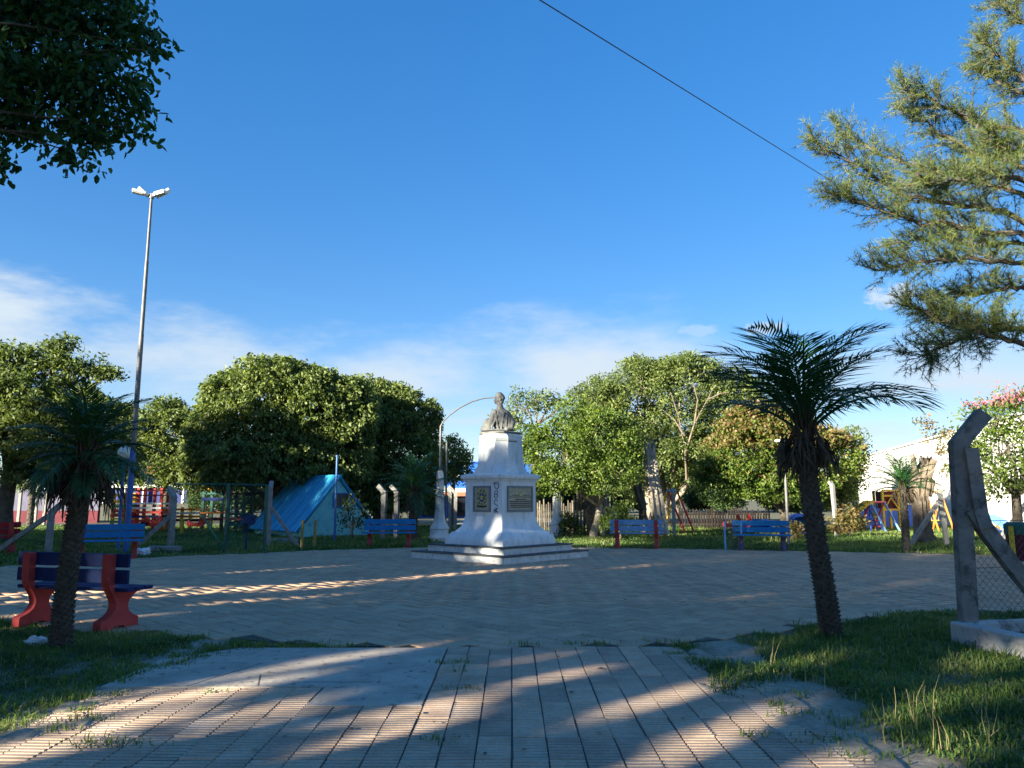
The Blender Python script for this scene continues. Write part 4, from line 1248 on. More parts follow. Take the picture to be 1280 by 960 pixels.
# white sports hall on the right
t = thing('sports_hall', 'long white rendered hall wall with sloping roof edge behind the playground', 'building', (26, 45, 0))
b = MB(); wall_box(b, (-5.2, -16), (5.0, 24), -.05, 5.0, .35); obj('wall', b, M['gym_wall'], t)
b = MB(); wall_box(b, (-5.2, -16), (5.0, 24), 5.002, 5.12, .6); obj('roof_edge', b, M['white_metal'], t)
b = MB(); wall_box(b, (6.2, 24.2), (22, 20), -.05, 4.9, .35); wall_box(b, (-5.0, -16.3), (14, -21), -.05, 4.9, .35); obj('end_wall', b, M['gym_wall'], t)
dW = Vector((10.2, 40, 0)).normalized()
for k in range(5):
    c = Vector((-5.2, -16, 0)) + dW * (6 + k * 7.2)
    b = MB(); b.box((c.x - .0, c.y, 2.5), (.42, .5, 5.0), Matrix.Rotation(math.atan2(dW.y, dW.x), 3, 'Z')); obj('buttress', b, M['gym_wall'], t)
# maroon and lilac boundary wall far left
t = thing('boundary_wall', 'long lilac street wall with dark maroon base behind the playground', 'wall', (-22, 50, 0))
b = MB(); wall_box(b, (-30, 0), (-4.5, 0), -.02, .75, .3); obj('wall_base', b, M['maroon_wall'], t)
b = MB(); wall_box(b, (-30, .02), (-4.5, .02), .752, 2.1, .22); obj('wall_panel', b, M['lilac_wall'], t)
for u, lab in ((22, 'pale street fence post with bent tip beside the dark trunk'), (43, 'pale street fence post with bent tip before the lilac wall'), (54, 'pale street fence post half hidden by the braced post')):
    q = P(u, 660, 46); fence_post(lab, (q.x, q.y, 0), 2.15, (1, 0), .9, None, .15, mat=M['concrete'], group='pale street fence posts')
# house with white balustrade, seen through the play frames
t = thing('house', 'low grey and navy house with a white balustrade behind the climbing frames', 'building', (-21, 56, 0))
b = MB(); wall_box(b, (-13, .0), (-1, 0), -.02, 1.2, .4); obj('lower_wall', b, M['grey_green'], t)
b = MB(); wall_box(b, (-13, .6), (-1, .6), 1.2, 3.3, .4); obj('upper_wall', b, M['navy_wall'], t)
b = MB(); wall_box(b, (-13, .1), (-1, .1), 2.3, 2.55, .12); obj('rail', b, M['white_metal'], t)
for k in range(9):
    b = MB(); b.box((-12.7 + k * 1.42, .1, 1.95), (.16, .14, 1.5)); obj('baluster', b, M['white_metal'], t)
b = MB(); b.prism([(-.6, 3.3), (3.5, 3.3), (3.5, 3.4), (1.4, 3.9), (-.6, 3.4)], (-13.3, 0, 0), Vector((0, 1, 0)), Vector((0, 0, 1)), Vector((1, 0, 0)), 12.6); obj('roof', b, M['brick_red'], t)
# blue shop with white canopy, behind the monument
t = thing('shop_building', 'blue and white shop front glimpsed between the lamp post and the monument', 'building', (-4.6, 62, 0))
b = MB(); wall_box(b, (-3.0, 1), (6.5, 1), -.02, 4.4, .5); obj('wall', b, M['shop_blue'], t)
b = MB(); wall_box(b, (-3.0, .6), (6.5, .6), 3.15, 3.38, .7); obj('canopy', b, M['white_metal'], t)
b = MB(); wall_box(b, (-3.0, .7), (6.5, .7), 2.05, 2.35, .5); obj('sign_band', b, M['white_metal'], t)
for k in range(6):
    b = MB(); b.box((-2.3 + k * 1.55, .68, 3.86), (.13, .16, .95)); obj('mullion', b, M['white_metal'], t)
for k in range(3):
    b = MB(); b.box((-1.8 + k * 2.5, .70, .9), (1.7, .12, 1.5)); obj('shop_window', b, M['dark_glass'], t)
b = MB(); wall_box(b, (-3.0, .5), (6.5, .5), 1.72, 2.04, .4); obj('fascia', b, M['brick_red'], t)
b = MB(); wall_box(b, (-3.1, 1), (6.6, 1), 4.402, 4.5, .8); obj('parapet', b, M['shop_blue'], t)
# red and white kiosk glimpsed left of the small palm
t = thing('kiosk', 'orange and white kiosk glimpsed under the dark tree', 'kiosk', (-8.6, 50, 0))
b = MB(); b.bbox((0, 0, 1.05), (2.6, 1.6, 2.1), None, .03); obj('body', b, M['white_paint'], t)
b = MB(); b.bbox((0, -.86, 2.15), (2.8, .2, .8), None, .03); obj('fascia', b, M['orange_paint'], t)
b = MB(); b.bbox((0, -.1, 2.68), (2.9, 2.0, .2), None, .03); obj('roof', b, M['white_metal'], t)
b = MB(); b.box((-.5, -.81, 1.2), (.8, .06, .9)); obj('hatch', b, M['dark_glass'], t)
b = MB(); b.box((.7, -.81, 1.0), (.7, .06, 1.7)); obj('door', b, M['maroon_wall'], t)

# weathered palisade behind the front tree
def palisade(label, u0, u1, vb, hmean, n, wood='old_wood'):
    a, c = G(u0, vb), G(u1, vb)
    t = thing('palisade_fence', label, 'fence', (a.x, a.y, 0))
    d = c - a
    for k in range(n):
        x = d.x * k / (n - 1); y = d.y * k / (n - 1)
        w = d.length / n * random.uniform(.5, .8)
        h = hmean * random.uniform(.8, 1.12)
        b = MB(); b.bbox((x, y + random.uniform(-.04, .04), h / 2 - .02), (w, .05, h), Matrix.Rotation(random.gauss(0, .012), 3, 'Y'), .01)
        obj('board', b, M[wood], t)
    for z in (.3, hmean * .72):
        b = MB(); b.tube([(0, .06, z), (d.x, d.y + .06, z)], .03, 5); obj('rail', b, M['old_wood'], t)
palisade('weathered grey plank palisade behind the right lamp foot', 664, 716, 667, 1.45, 20)
palisade('taller pale plank palisade behind the forked front tree', 718, 765, 670, 1.9, 12)
palisade('dark brown board fence behind the swing and under the flowering tree', 850, 962, 661, 1.0, 34, 'dark_wood')
# ================================================================== playground
def bar(b, a, c, r=.04, n=6, mi=0):
    b.tube([a, c], r, n, mi=mi)
def slat_tower(label, u0, u1, vb, slats, post_mat, posts=2, Y=36.0, depth=1.0, group='coloured wooden climbing frames', roof=None, name='climbing_frame'):
    """frame of posts with horizontal slats; slats = [(v, thickness px, material)]"""
    a, c = P(u0, vb, Y), P(u1, vb, Y)
    t = thing(name, label, 'play frame', (a.x, Y, 0), 0, group)
    L = c.x - a.x
    vt = min(s[0] for s in slats) - 3
    zt = ZV(vt, Y)
    for k in range(posts):
        for y in (0, depth):
            b = MB(); b.bbox((L * k / (posts - 1), y, zt / 2 - .02), (.13, .13, zt + .04), None, .01); obj('post', b, post_mat, t)
    for v, th, m in slats:
        z = ZV(v, Y); hh = th * Y / F_PX
        for y in (-.085, depth + .085):
            b = MB(); b.bbox((L / 2, y, z), (L + .1, .035, hh), None, .005); obj('slat', b, m, t)
    for x in (0, L):
        for v, th, m in slats[::2]:
            b = MB(); b.bbox((x + (-.085 if x == 0 else .085), depth / 2, ZV(v, Y)), (.035, depth + .1, th * Y / F_PX), None, .005); obj('side_slat', b, m, t)
    if roof:
        b = MB(); b.prism([(-.2, zt), (depth + .2, zt), (depth / 2, zt + .55)], (-.15, 0, 0), Vector((0, 1, 0)), Vector((0, 0, 1)), Vector((1, 0, 0)), L + .3); obj('roof', b, roof, t)
    return t
slat_tower('climbing tower of yellow, green and red slats left of the mast', 139, 152, 668, [(619, 3.5, M['yellow_paint']), (627, 4, M['yellow_paint']), (632.5, 4, M['green_paint']), (638.5, 4, M['red_paint']), (644, 4, M['red_paint']), (648.5, 2, M['yellow_paint']), (652.5, 2.5, M['green_paint']), (658, 2, M['yellow_paint'])], M['yellow_paint'])
slat_tower('red framed climbing frame with white and navy slats right of the mast', 157, 199, 668, [(613, 1.6, M['maroon_wall']), (619, 1.6, M['maroon_wall']), (629.5, 2.2, M['white_paint']), (635, 2.2, M['white_paint']), (640.5, 2.4, M['red_paint']), (646, 2.4, M['navy_and_shaded_wood']), (651.5, 2.4, M['red_paint'])], M['red_paint'], 3)
slat_tower('low orange and maroon climbing rails behind the braced post', 202, 250, 668, [(637, 2.0, M['orange_paint']), (641.5, 2.0, M['white_paint']), (646, 2, M['orange_paint']), (650.5, 2.6, M['maroon_wall'])], M['yellow_paint'], 3, Y=37.5)
slat_tower('dark green play house with plank walls and a small roof', 252, 276, 667, [(616, 4, M['green_metal']), (624, 4, M['navy_and_shaded_wood']), (641, 2, M['orange_paint']), (649, 3, M['maroon_wall'])], M['green_metal'], 2, Y=35.0, roof=M['yellow_paint'])
slat_tower('green post play frame with brown rails beside the hut', 284, 303, 667, [(617, 1.8, M['maroon_wall']), (624, 2, M['old_wood']), (630, 1.8, M['green_metal']), (636, 1.8, M['old_wood']), (643, 2, M['green_metal']), (648.5, 3, M['brick_red']), (655, 5, M['green_metal'])], M['green_metal'], 2, Y=34.0)
def spring_rider(label, u, Y, mat, h=.75):
    a = P(u, 660, Y)
    t = thing('spring_rider', label, 'play rider', (a.x, Y, 0), 0, 'red spring riders')
    b = MB()
    pts = [(.09 * math.cos(k * .7), .09 * math.sin(k * .7), .005 * k * 2 + .01) for k in range(32)]
    b.tube(pts, .014, 5); obj('spring', b, M['grey_metal'], t)
    b = MB(); b.prism([(-.42, .36), (-.30, .30), (.25, .30), (.42, .42), (.40, .62), (.30, h), (.20, h - .04), (.22, .60), (.08, .46), (-.22, .46), (-.36, .58)], (0, -.07, 0), Vector((1, 0, 0)), Vector((0, 0, 1)), Vector((0, 1, 0)), .14)
    obj('body', b, mat, t)
    b = MB(); b.tube([(.2, -.2, .62), (.2, .2, .62)], .018, 6); obj('handle', b, M['yellow_paint'], t)
for u, lab in ((175, 'red spring rider nearest the mast under the climbing frame'), (187, 'red spring rider between two others below the white slats'), (245, 'red spring rider beside the yellow pole behind the braced post')):
    spring_rider(lab, u, 34.5, M['red_paint'])
thin_pole('play_pole', 'short bright yellow pole beside the braced post', 'pole', 227, 668, 650, M['yellow_paint'], .09)

def swing(label, u, vb, w_px, h, mats, rz=0.0, seats=2, Y=None):
    g = G(u, vb) if Y is None else P(u, vb, Y)
    t = thing('swing_set', label, 'swing', (g.x, g.y, 0), rz, 'painted swing sets')
    w = w_px * g.y / F_PX
    for k, x in enumerate((-w / 2, w / 2)):
        for y, m in ((-.75, mats[0]), (.75, mats[1])):
            b = MB(); bar(b, (x, y, -.03), (x, 0, h), .045); obj('leg', b, m, t)
    b = MB(); bar(b, (-w / 2 - .1, 0, h), (w / 2 + .1, 0, h), .05); obj('top_bar', b, mats[2], t)
    for k in range(seats):
        x = -w / 2 + w * (k + 1) / (seats + 1)
        b = MB(); b.bbox((x, 0, .5), (.42, .2, .04), None, .01); s = obj('seat', b, mats[3], t)
        b = MB()
        for dx in (-.18, .18): bar(b, (x + dx, 0, .5), (x + dx, 0, h), .008, 4)
        obj('chain', b, M['grey_metal'], s)
    return t
swing('swing with red and yellow legs and a pale blue end left of the broken trunk', 842, 667, 40, 1.85, (M['red_paint'], M['yellow_paint'], M['sky_paint'], M['orange_paint']), rad(62))
swing('swing with blue and red legs in front of the dark blue wall', 1099, 664, 26, 1.35, (M['sky_paint'], M['red_paint'], M['pink_paint'], M['pink_paint']), rad(28))
swing('orange wooden swing frame between stump and braced post', 1170, 664, 20, 1.85, (M['orange_paint'], M['orange_paint'], M['orange_paint'], M['yellow_paint']), rad(8), 1)
swing('red legged swing with yellow top by the pink tree', 1276, 664, 30, 1.9, (M['pink_paint'], M['red_paint'], M['yellow_paint'], M['yellow_paint']), rad(12), 1)
# yellow slide
g = G(1066, 664)
t = thing('slide', 'yellow playground slide on dark legs right of the palm', 'slide', (g.x, g.y, 0), rad(0))
prof = [(-.62, .30), (-.25, .42), (.25, .86), (.72, 1.22), (.95, 1.24)]
b = MB()
for (x0, z0), (x1, z1) in zip(prof[:-1], prof[1:]):
    for y0, y1, zz, th in ((-.26, .26, 0, .05), (-.30, -.26, .0, .2), (.26, .30, .0, .2)):
        b.add([(x0, y0, z0 + zz), (x1, y0, z1 + zz), (x1, y1, z1 + zz), (x0, y1, z0 + zz), (x0, y0, z0 + zz + th), (x1, y0, z1 + zz + th), (x1, y1, z1 + zz + th), (x0, y1, z0 + zz + th)],
              [(0, 1, 2, 3), (7, 6, 5, 4), (0, 4, 5, 1), (1, 5, 6, 2), (2, 6, 7, 3), (3, 7, 4, 0)])
obj('chute', b, M['yellow_paint'], t)
for x, z in ((-.5, .33), (.75, 1.2)):
    for y in (-.24, .24):
        b = MB(); bar(b, (x, y, -.02), (x, y, z + .02), .035); obj('leg', b, M['blue_paint'], t)
for k in range(4):
    b = MB(); bar(b, (1.25 - .08 * k, -.24, .22 + k * .27), (1.25 - .08 * k, .24, .22 + k * .27), .025); obj('rung', b, M['red_paint'], t)
for y in (-.24, .24):
    b = MB(); bar(b, (1.32, y, -.02), (.93, y, 1.3), .035); obj('ladder_rail', b, M['blue_paint'], t)
# yellow framed play house on legs
Y = 38.0
a, c = P(1104, 637, Y), P(1124, 637, Y)
t = thing('play_house', 'yellow framed raised play house against the white wall', 'play house', (a.x, Y, 0))
L = c.x - a.x
z0, z1 = ZV(637, Y), ZV(613, Y)
for x in (0, L):
    for y in (0, .9):
        b = MB(); b.bbox((x, y, z1 / 2 - .01), (.11, .11, z1 + .02), None, .01); obj('post', b, M['yellow_paint'], t)
for z in (z0, z1, z0 + (z1 - z0) * .72):
    b = MB(); b.bbox((L / 2, -.02, z), (L, .09, .09), None, .01); obj('rail', b, M['yellow_paint'], t)
b = MB(); b.bbox((L / 2, .45, (z0 + z1) / 2), (L - .12, .8, z1 - z0 - .1), None, .01); obj('cabin', b, M['maroon_wall'], t)
b = MB(); bar(b, (.06, -.04, z0 + .05), (L / 2, -.04, z0 + .62 * (z1 - z0)), .035); bar(b, (L - .06, -.04, z0 + .05), (L / 2, -.04, z0 + .62 * (z1 - z0)), .035); obj('cross_brace', b, M['yellow_paint'], t)
# dark blue wall, painted
a, c = P(1076, 664, 41), P(1136, 664, 41)
t = thing('blue_wall', 'low wall painted deep blue below the raised play house', 'wall', (a.x, 41, 0))
b = MB(); b.box(((c.x - a.x) / 2, 0, .58), (c.x - a.x + .5, .2, 1.2)); obj('wall', b, M['blue_paint'], t)
b = MB(); b.bbox(((c.x - a.x) / 2, 0, 1.235), (c.x - a.x + .6, .28, .1), None, .02); obj('coping', b, M['white_paint'], t)
# sloping pale blue covered sand pit
for (u0, u1, Y, lab) in ((1226, 1256, 30.0, 'pale blue sloping pit cover behind the corner post'), (1258, 1279, 32.0, 'pale blue sloping pit cover beside the red swing')):
    a, c = P(u0, 660, Y), P(u1, 660, Y)
    t = thing('pit_cover', lab, 'cover', (a.x, Y, 0))
    L = c.x - a.x
    NN = 6
    for k in range(NN):
        x0, x1 = L * k / NN + .01, L * (k + 1) / NN - .01
        b = MB(); b.add([(x0, 0, .18), (x1, 0, .18), (x1, 1.6, .80), (x0, 1.6, .80), (x0, 0, .22), (x1, 0, .22), (x1, 1.6, .84), (x0, 1.6, .84)], [(0, 1, 2, 3), (7, 6, 5, 4), (0, 4, 5, 1), (1, 5, 6, 2), (2, 6, 7, 3), (3, 7, 4, 0)])
        obj('board', b, M['sky_paint'], t)
    b = MB()
    for x in (.1, L - .1):
        b.bbox((x, .1, .09), (.12, .12, .22), None, .01); b.bbox((x, 1.5, .39), (.12, .12, .8), None, .01)
    obj('foot', b, M['orange_paint'], t)
# round blue play discs (tunnel ends) behind the bench
def disc(label, u, v, rpx, Y, tilt):
    c = P(u, v, Y)
    r = rpx * Y / F_PX
    t = thing('play_tunnel', label, 'play tunnel', (c.x, Y, 0), rad(tilt), 'blue play tunnels')
    b = MB()
    n = 22
    rings = []
    for rr_, y in ((r * .72, .0), (r, .0), (r * 1.04, .08), (r, .16), (r, 1.2), (r * .78, 1.2), (r * .72, 0.0)):
        rings.append([Vector((rr_ * math.cos(2 * math.pi * k / n), y, r * 1.0 - .02 + rr_ * math.sin(2 * math.pi * k / n))) for k in range(n)])
    b.loft(rings, cap=False); obj('barrel', b, M['blue_paint'], t, autosmooth=35)
    b = MB(); b.lathe([(r * .71, 0), (r * .71, .05)], n=20)
    b.v = [(x, .55 + z, r - .02 + y) for x, y, z in b.v]; obj('end_panel', b, M['roof_blue'], t)
    return t
disc('round bright blue play tunnel beside the palm trunk', 1000, 649, 13, 33.0, -12)
disc('small blue play barrel behind the bench back', 958, 650, 9, 34.0, 18)
for u, lab, m in ((915, 'red rocking toy behind the board fence gap', M['red_paint']), (928, 'second red rocking toy under the flowering tree', M['red_paint'])):
    spring_rider(lab, u, 33.5, m, .85)
# low bollards with a bit of mesh beside the bench
g0, g1 = G(907, 688), G(923, 687)
t = thing('bike_rail', 'two pale posts with a rusty mesh panel beside the blue bench', 'railing', (g0.x, g0.y, 0))
for x in (0, g1.x - g0.x):
    b = MB(); pole(b, x, 0, -.02, .82, .03, .03, 8); obj('post', b, M['sky_paint'], t)
b = MB(); chain_link(b, (0, 0, 0), (g1.x - g0.x, 0, 0), .08, .78, .05, .003); obj('wire_mesh', b, M['wire'], t, kind='stuff')
# litter bin at the right edge
g = G(1274, 712)
t = thing('litter_bin', 'green topped dark red litter bin on a yellow post at the plaza edge', 'bin', (g.x, g.y, 0))
b = MB(); pole(b, -.16, -.1, -.02, .92, .055, .05, 8); obj('post', b, M['yellow_paint'], t)
b = MB(); b.lathe([(.20, .18), (.25, .72), (.25, .74)], (.12, .1, 0), 14); obj('bucket', b, M['maroon_wall'], t)
b = MB(); b.lathe([(.27, .742), (.27, .95), (.2, 1.0)], (.12, .1, 0), 14); obj('lid', b, M['green_metal'], t)
# litter on the grass
def crumple(label, g, s, seed):
    r = np.random.default_rng(seed)
    bm = bmesh.new(); bmesh.ops.create_icosphere(bm, subdivisions=3, radius=1)
    for v in bm.verts:
        k = 1 + .35 * math.sin(v.co.x * 5 + seed) * math.cos(v.co.y * 6) + r.uniform(-.22, .22)
        v.co = Vector((v.co.x * s * k, v.co.y * s * .7 * k, max(v.co.z, -.6) * s * .55 * k + s * .3))
    me = bpy.data.meshes.new('litter_bag'); bm.to_mesh(me); bm.free(); me.materials.append(M['litter'])
    obj('litter_bag', me, loc=(g.x, g.y, 0), label=label, cat='litter')
crumple('crumpled white plastic bag on the grass beside the left palm', G(45, 806), .10, 3)
crumple('flat white scrap of litter on the grass by the mast foot', G(178, 694.5), .22, 5)

# person in a white shirt standing by the climbing tower
Yp = 37.0
px_ = P(106, 640, Yp).x
blb = []
def cap(a, c, r0, r1, n=7): return chain(a, c, r0, r1, n)
for s in (-1, 1):
    blb += cap((s * .09, 0, .9), (s * .11, .02 * s, .48), .085, .06) + cap((s * .11, .02 * s, .48), (s * .11, .0, .08), .06, .042) + [((s * .11, -.06, .035), (.045, .12, .04))]
    blb += cap((s * .19, 0, 1.40), (s * .25, -.02, 1.12), .052, .042) + cap((s * .25, -.02, 1.12), (s * .17, -.20, .96), .04, .03) + [((s * .16, -.24, .94), (.03, .045, .04))]
blb += cap((0, 0, .93), (0, .01, 1.15), .13, .125) + [((0, .01, 1.3), (.18, .105, .15)), ((0, 0, 1.42), (.17, .07, .05))] + cap((0, 0, 1.45), (0, -.01, 1.55), .05, .05) + [((0, -.01, 1.64), (.075, .09, .105)), ((0, -.1, 1.63), .018)]
pme = blob_mesh('person', [(Vector(c), r) for c, r in blb], .02, M['shirt'], 2)
pme.materials.append(M['trousers']); pme.materials.append(M['skin'])
mi = []
for f in pme.polygons:
    c = f.center
    mi.append(1 if c.z < .95 and abs(c.x) < .2 and c.y > -.14 else (2 if c.z > 1.47 or (abs(c.x) > .12 and c.z < 1.15) else 0))
pme.polygons.foreach_set('material_index', mi)
person = obj('person', pme, loc=(px_, Yp, 0), rz=rad(35), label='person in white shirt and dark trousers standing by the climbing tower', cat='person')
b = MB(); b.sphere((0, .015, 1.675), (.082, .092, .088), 12, 8); obj('hair', b, M['hair'], person, smooth=True)
# ================================================================== trees
def norm(a):
    return a / (np.linalg.norm(a, axis=-1, keepdims=True) + 1e-9)
def leaf_geo(pos, d, L, W, fold=.25):
    """diamond leaves: 4 vertices, one folded quad each"""
    n = len(pos)
    r = norm(RNG.normal(0, 1, (n, 3)))
    s = norm(np.cross(d, r))
    up_ = np.cross(s, d)
    L, W = L[:, None], W[:, None]
    V = np.empty((n, 4, 3))
    V[:, 0] = pos - d * L * .5
    V[:, 1] = pos + s * W * .5 + up_ * W * fold
    V[:, 2] = pos + d * L * .5
    V[:, 3] = pos - s * W * .5 + up_ * W * fold
    F = np.arange(n * 4).reshape(n, 4)
    return V.reshape(-1, 3), F
def leaf_geo6(pos, d, L, W):
    """ovate leaves with a pointed tip: two quads each"""
    n = len(pos)
    s = norm(np.cross(d, norm(RNG.normal(0, 1, (n, 3)))))
    up_ = np.cross(s, d)
    L, W = L[:, None], W[:, None]
    V = np.empty((n, 6, 3))
    V[:, 0] = pos - d * L * .5
    V[:, 1] = pos - d * L * .18 + s * W * .5 + up_ * W * .2
    V[:, 2] = pos + d * L * .22 + s * W * .36 + up_ * W * .15
    V[:, 3] = pos + d * L * .5 - up_ * W * .2
    V[:, 4] = pos + d * L * .22 - s * W * .36 + up_ * W * .15
    V[:, 5] = pos - d * L * .18 - s * W * .5 + up_ * W * .2
    f = np.array([(0, 1, 2, 3), (0, 3, 4, 5)])
    F = (f[None] + (np.arange(n) * 6)[:, None, None]).reshape(-1, 4)
    return V.reshape(-1, 3), F
def crown_points(blobs, dens, per, clump_r, fill=.35, rough=.12, droop=.35, bottom=-.75):
    """leaf positions, directions and tone for a crown made of ellipsoid boughs (c, r)"""
    cc, oo, tone = [], [], []
    for i, (c, r) in enumerate(blobs):
        c = np.array(c); r = np.array(r)
        area = 4 * np.pi * ((r[0] * r[1]) ** 1.6 / 3 + (r[0] * r[2]) ** 1.6 / 3 + (r[1] * r[2]) ** 1.6 / 3) ** (1 / 1.6)
        n = int(area * dens)
        d = norm(RNG.normal(0, 1, (n, 3)))
        d = d[d[:, 2] > bottom]
        n = len(d)
        lump = .5 * np.sin(d[:, 0] * 7 + i * 2.1) * np.sin(d[:, 1] * 6 + i) + .5 * np.sin(d[:, 2] * 8 + i * .7 + d[:, 0] * 3)
        rr = 1 - np.abs(RNG.normal(0, rough, n)) + lump * rough * .9
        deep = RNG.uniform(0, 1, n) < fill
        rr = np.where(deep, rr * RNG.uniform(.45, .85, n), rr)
        p = c + d * r * rr[:, None]
        ok = np.ones(n, bool)
        for j, (c2, r2) in enumerate(blobs):
            if j != i:
                ok &= (np.linalg.norm((p - np.array(c2)) / np.array(r2), axis=1) > .62) | (deep & (RNG.uniform(0, 1, n) < .3))
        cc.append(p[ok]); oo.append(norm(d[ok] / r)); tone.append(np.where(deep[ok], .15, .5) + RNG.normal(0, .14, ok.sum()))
    cc = np.concatenate(cc); oo = np.concatenate(oo); tone = np.concatenate(tone)
    m = len(cc)
    pos = np.repeat(cc, per, 0) + np.clip(RNG.normal(0, 1, (m * per, 3)), -1.7, 1.7) * clump_r * np.array([1, 1, .7])
    d = norm(np.repeat(oo, per, 0) * .7 + RNG.normal(0, .75, (m * per, 3)) + np.array([0, 0, -droop]))
    t = np.clip(np.repeat(tone, per) + RNG.normal(0, .13, m * per), 0, 1)
    return pos, d, t, cc
def px_blobs(Y, lst, dscale=1.0):
    out = []
    for e in lst:
        u, v, ru, rv = e[:4]
        dy = e[4] if len(e) > 4 else 0.0
        c = P(u, v, Y + dy)
        s = (Y + dy) / F_PX
        out.append(((c.x, c.y, c.z), (ru * s, ru * s * dscale * .9, rv * s)))
    return out
def lumpy(blobs, k=7, lo=.28, hi=.45, seed=1, up=-.35):
    """boughs standing out of the big masses, so that the crown is uneven"""
    r_ = random.Random(seed)
    out = list(blobs)
    for c, r in blobs:
        for _ in range(k):
            while True:
                d = Vector((r_.gauss(0, 1), r_.gauss(0, 1), r_.gauss(.15, 1))).normalized()
                if d.z > up: break
            f = r_.uniform(.70, .92); q = r_.uniform(lo, hi)
            out.append(((c[0] + d.x * r[0] * f, c[1] + d.y * r[1] * f, c[2] + d.z * r[2] * f), (r[0] * q, r[1] * q, r[2] * q * .85)))
    return out
def limb(b, a, c, r0, r1, n=5, wob=.12, sides=6):
    a, c = Vector(a), Vector(c)
    pts = []
    L = (c - a).length
    sag = Vector((random.uniform(-1, 1), random.uniform(-1, 1), random.uniform(.0, 1))) * L * wob
    for k in range(n + 1):
        t = k / n
        p = a.lerp(c, t) + sag * math.sin(math.pi * t) + (Vector((random.gauss(0, 1), random.gauss(0, 1), random.gauss(0, 1))) * L * .012 if 0 < k < n else Vector())
        pts.append(p)
    b.tube(pts, [r0 + (r1 - r0) * k / n for k in range(n + 1)], sides, jit=.08)
    return pts
def tree(name, label, base, blobs, leaf, mat, dens=9, per=26, clump_r=.22, fork=.35, trunk_r=.18, bark='bark', group=None, fill=.35, rough=.12, droop=.35, extra=None, cat='tree', twigs=60, carve=None, lean=(0, 0), leaf6=False, bottom=-.75, trunk=True, lumps=0, limb_k=1.0, lo=.28, hi=.45):
    main = list(blobs)
    if lumps:
        blobs = lumpy(blobs, lumps, lo, hi, len(label))
    base = Vector(base)
    t = thing(name, label, cat, base, 0, group)
    zs = [c[2] - r[2] for c, r in blobs]
    cx_ = sum(c[0] for c, r in blobs) / len(blobs); cy_ = sum(c[1] for c, r in blobs) / len(blobs)
    zf = base.z + (min(zs) - base.z) * 1.0 + fork
    zf = max(zf, base.z + .5)
    pos, d, tn, cc = crown_points(blobs, dens, per, clump_r, fill, rough, droop, bottom)
    if carve is not None:
        k = carve(pos)
        pos, d, tn = pos[k], d[k], tn[k]
    n = len(pos)
    fk = Vector((base.x + lean[0], base.y + lean[1], zf))
    b = MB()
    pts = [base + Vector((0, 0, -.08)), base + Vector((0, 0, .12)), base.lerp(fk, .5) + Vector((random.gauss(0, .06), random.gauss(0, .06), 0)), fk]
    b.tube(pts, [trunk_r * 1.35, trunk_r * 1.1, trunk_r * .92, trunk_r * .85], 10, jit=.08)
    for c, r in main:
        c = Vector(c)
        pl = limb(b, fk - Vector((0, 0, .1)), c + Vector((0, 0, r[2] * .25)), trunk_r * random.uniform(.4, .6) * limb_k, trunk_r * .12 * limb_k, 6, .10)
    for k in RNG.integers(0, len(cc), twigs):
        q = Vector(cc[k])
        bl_ = min(main, key=lambda e: (Vector(e[0]) - q).length)
        limb(b, Vector(bl_[0]).lerp(fk, .15), q, trunk_r * .13 * limb_k, .006, 4, .08, 4)
    b.v = [tuple(Vector(p_) - base) for p_ in b.v]
    obj('trunk', b, M[bark], t, autosmooth=60)
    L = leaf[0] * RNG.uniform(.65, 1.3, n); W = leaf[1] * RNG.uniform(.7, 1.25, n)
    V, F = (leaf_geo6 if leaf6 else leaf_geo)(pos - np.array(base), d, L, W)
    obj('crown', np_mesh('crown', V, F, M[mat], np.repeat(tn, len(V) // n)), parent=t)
    if extra:
        for mt, frac, zmin, s, nm in extra:
            ok = (pos[:, 2] > zmin) & (RNG.uniform(0, 1, n) < frac)
            pp, dd = pos[ok] + RNG.normal(0, .05, (ok.sum(), 3)), d[ok]
            out_ = norm(pp - np.array([cx_, cy_, zf]))
            V, F = leaf_geo(pp + out_ * .08 - np.array(base), norm(out_ + RNG.normal(0, .6, pp.shape)), s * RNG.uniform(.6, 1.3, len(pp)), s * .7 * RNG.uniform(.6, 1.3, len(pp)))
            obj(nm, np_mesh(nm, V, F, M[mt], np.repeat(np.clip(RNG.normal(.5, .25, len(pp)), 0, 1), 4)), parent=t)
    print(name, n)
    return t

# ---- far left feathery tree behind the left palm
bl = px_blobs(27.5, [(20, 500, 70, 55), (-50, 480, 70, 60), (85, 520, 62, 48), (45, 548, 75, 42), (125, 545, 45, 45), (-20, 545, 60, 45), (105, 462, 30, 20), (60, 452, 32, 20), (20, 452, 34, 22), (138, 468, 16, 8), (80, 430, 16, 9), (100, 585, 50, 28), (140, 580, 34, 34), (60, 585, 60, 26)])
g = G(12, 676)
tree('feathery_tree', 'broad olive green tree with dark trunk behind the left palm', (g.x, 28, 0), bl, (.17, .07), 'lf_olive', 8, 22, .16, .5, .30, fill=.4, twigs=80, lumps=4)
# ---- tree between mast and round tree
bl = px_blobs(39, [(205, 540, 38, 40), (190, 580, 44, 42), (228, 590, 36, 36), (168, 555, 32, 46)])
tree('feathery_tree', 'yellow green tree filling the gap behind the floodlight mast', (P(205, 660, 39).x, 39, 0), bl, (.18, .085), 'lf_olive', 9, 22, .17, .4, .2, lumps=5)
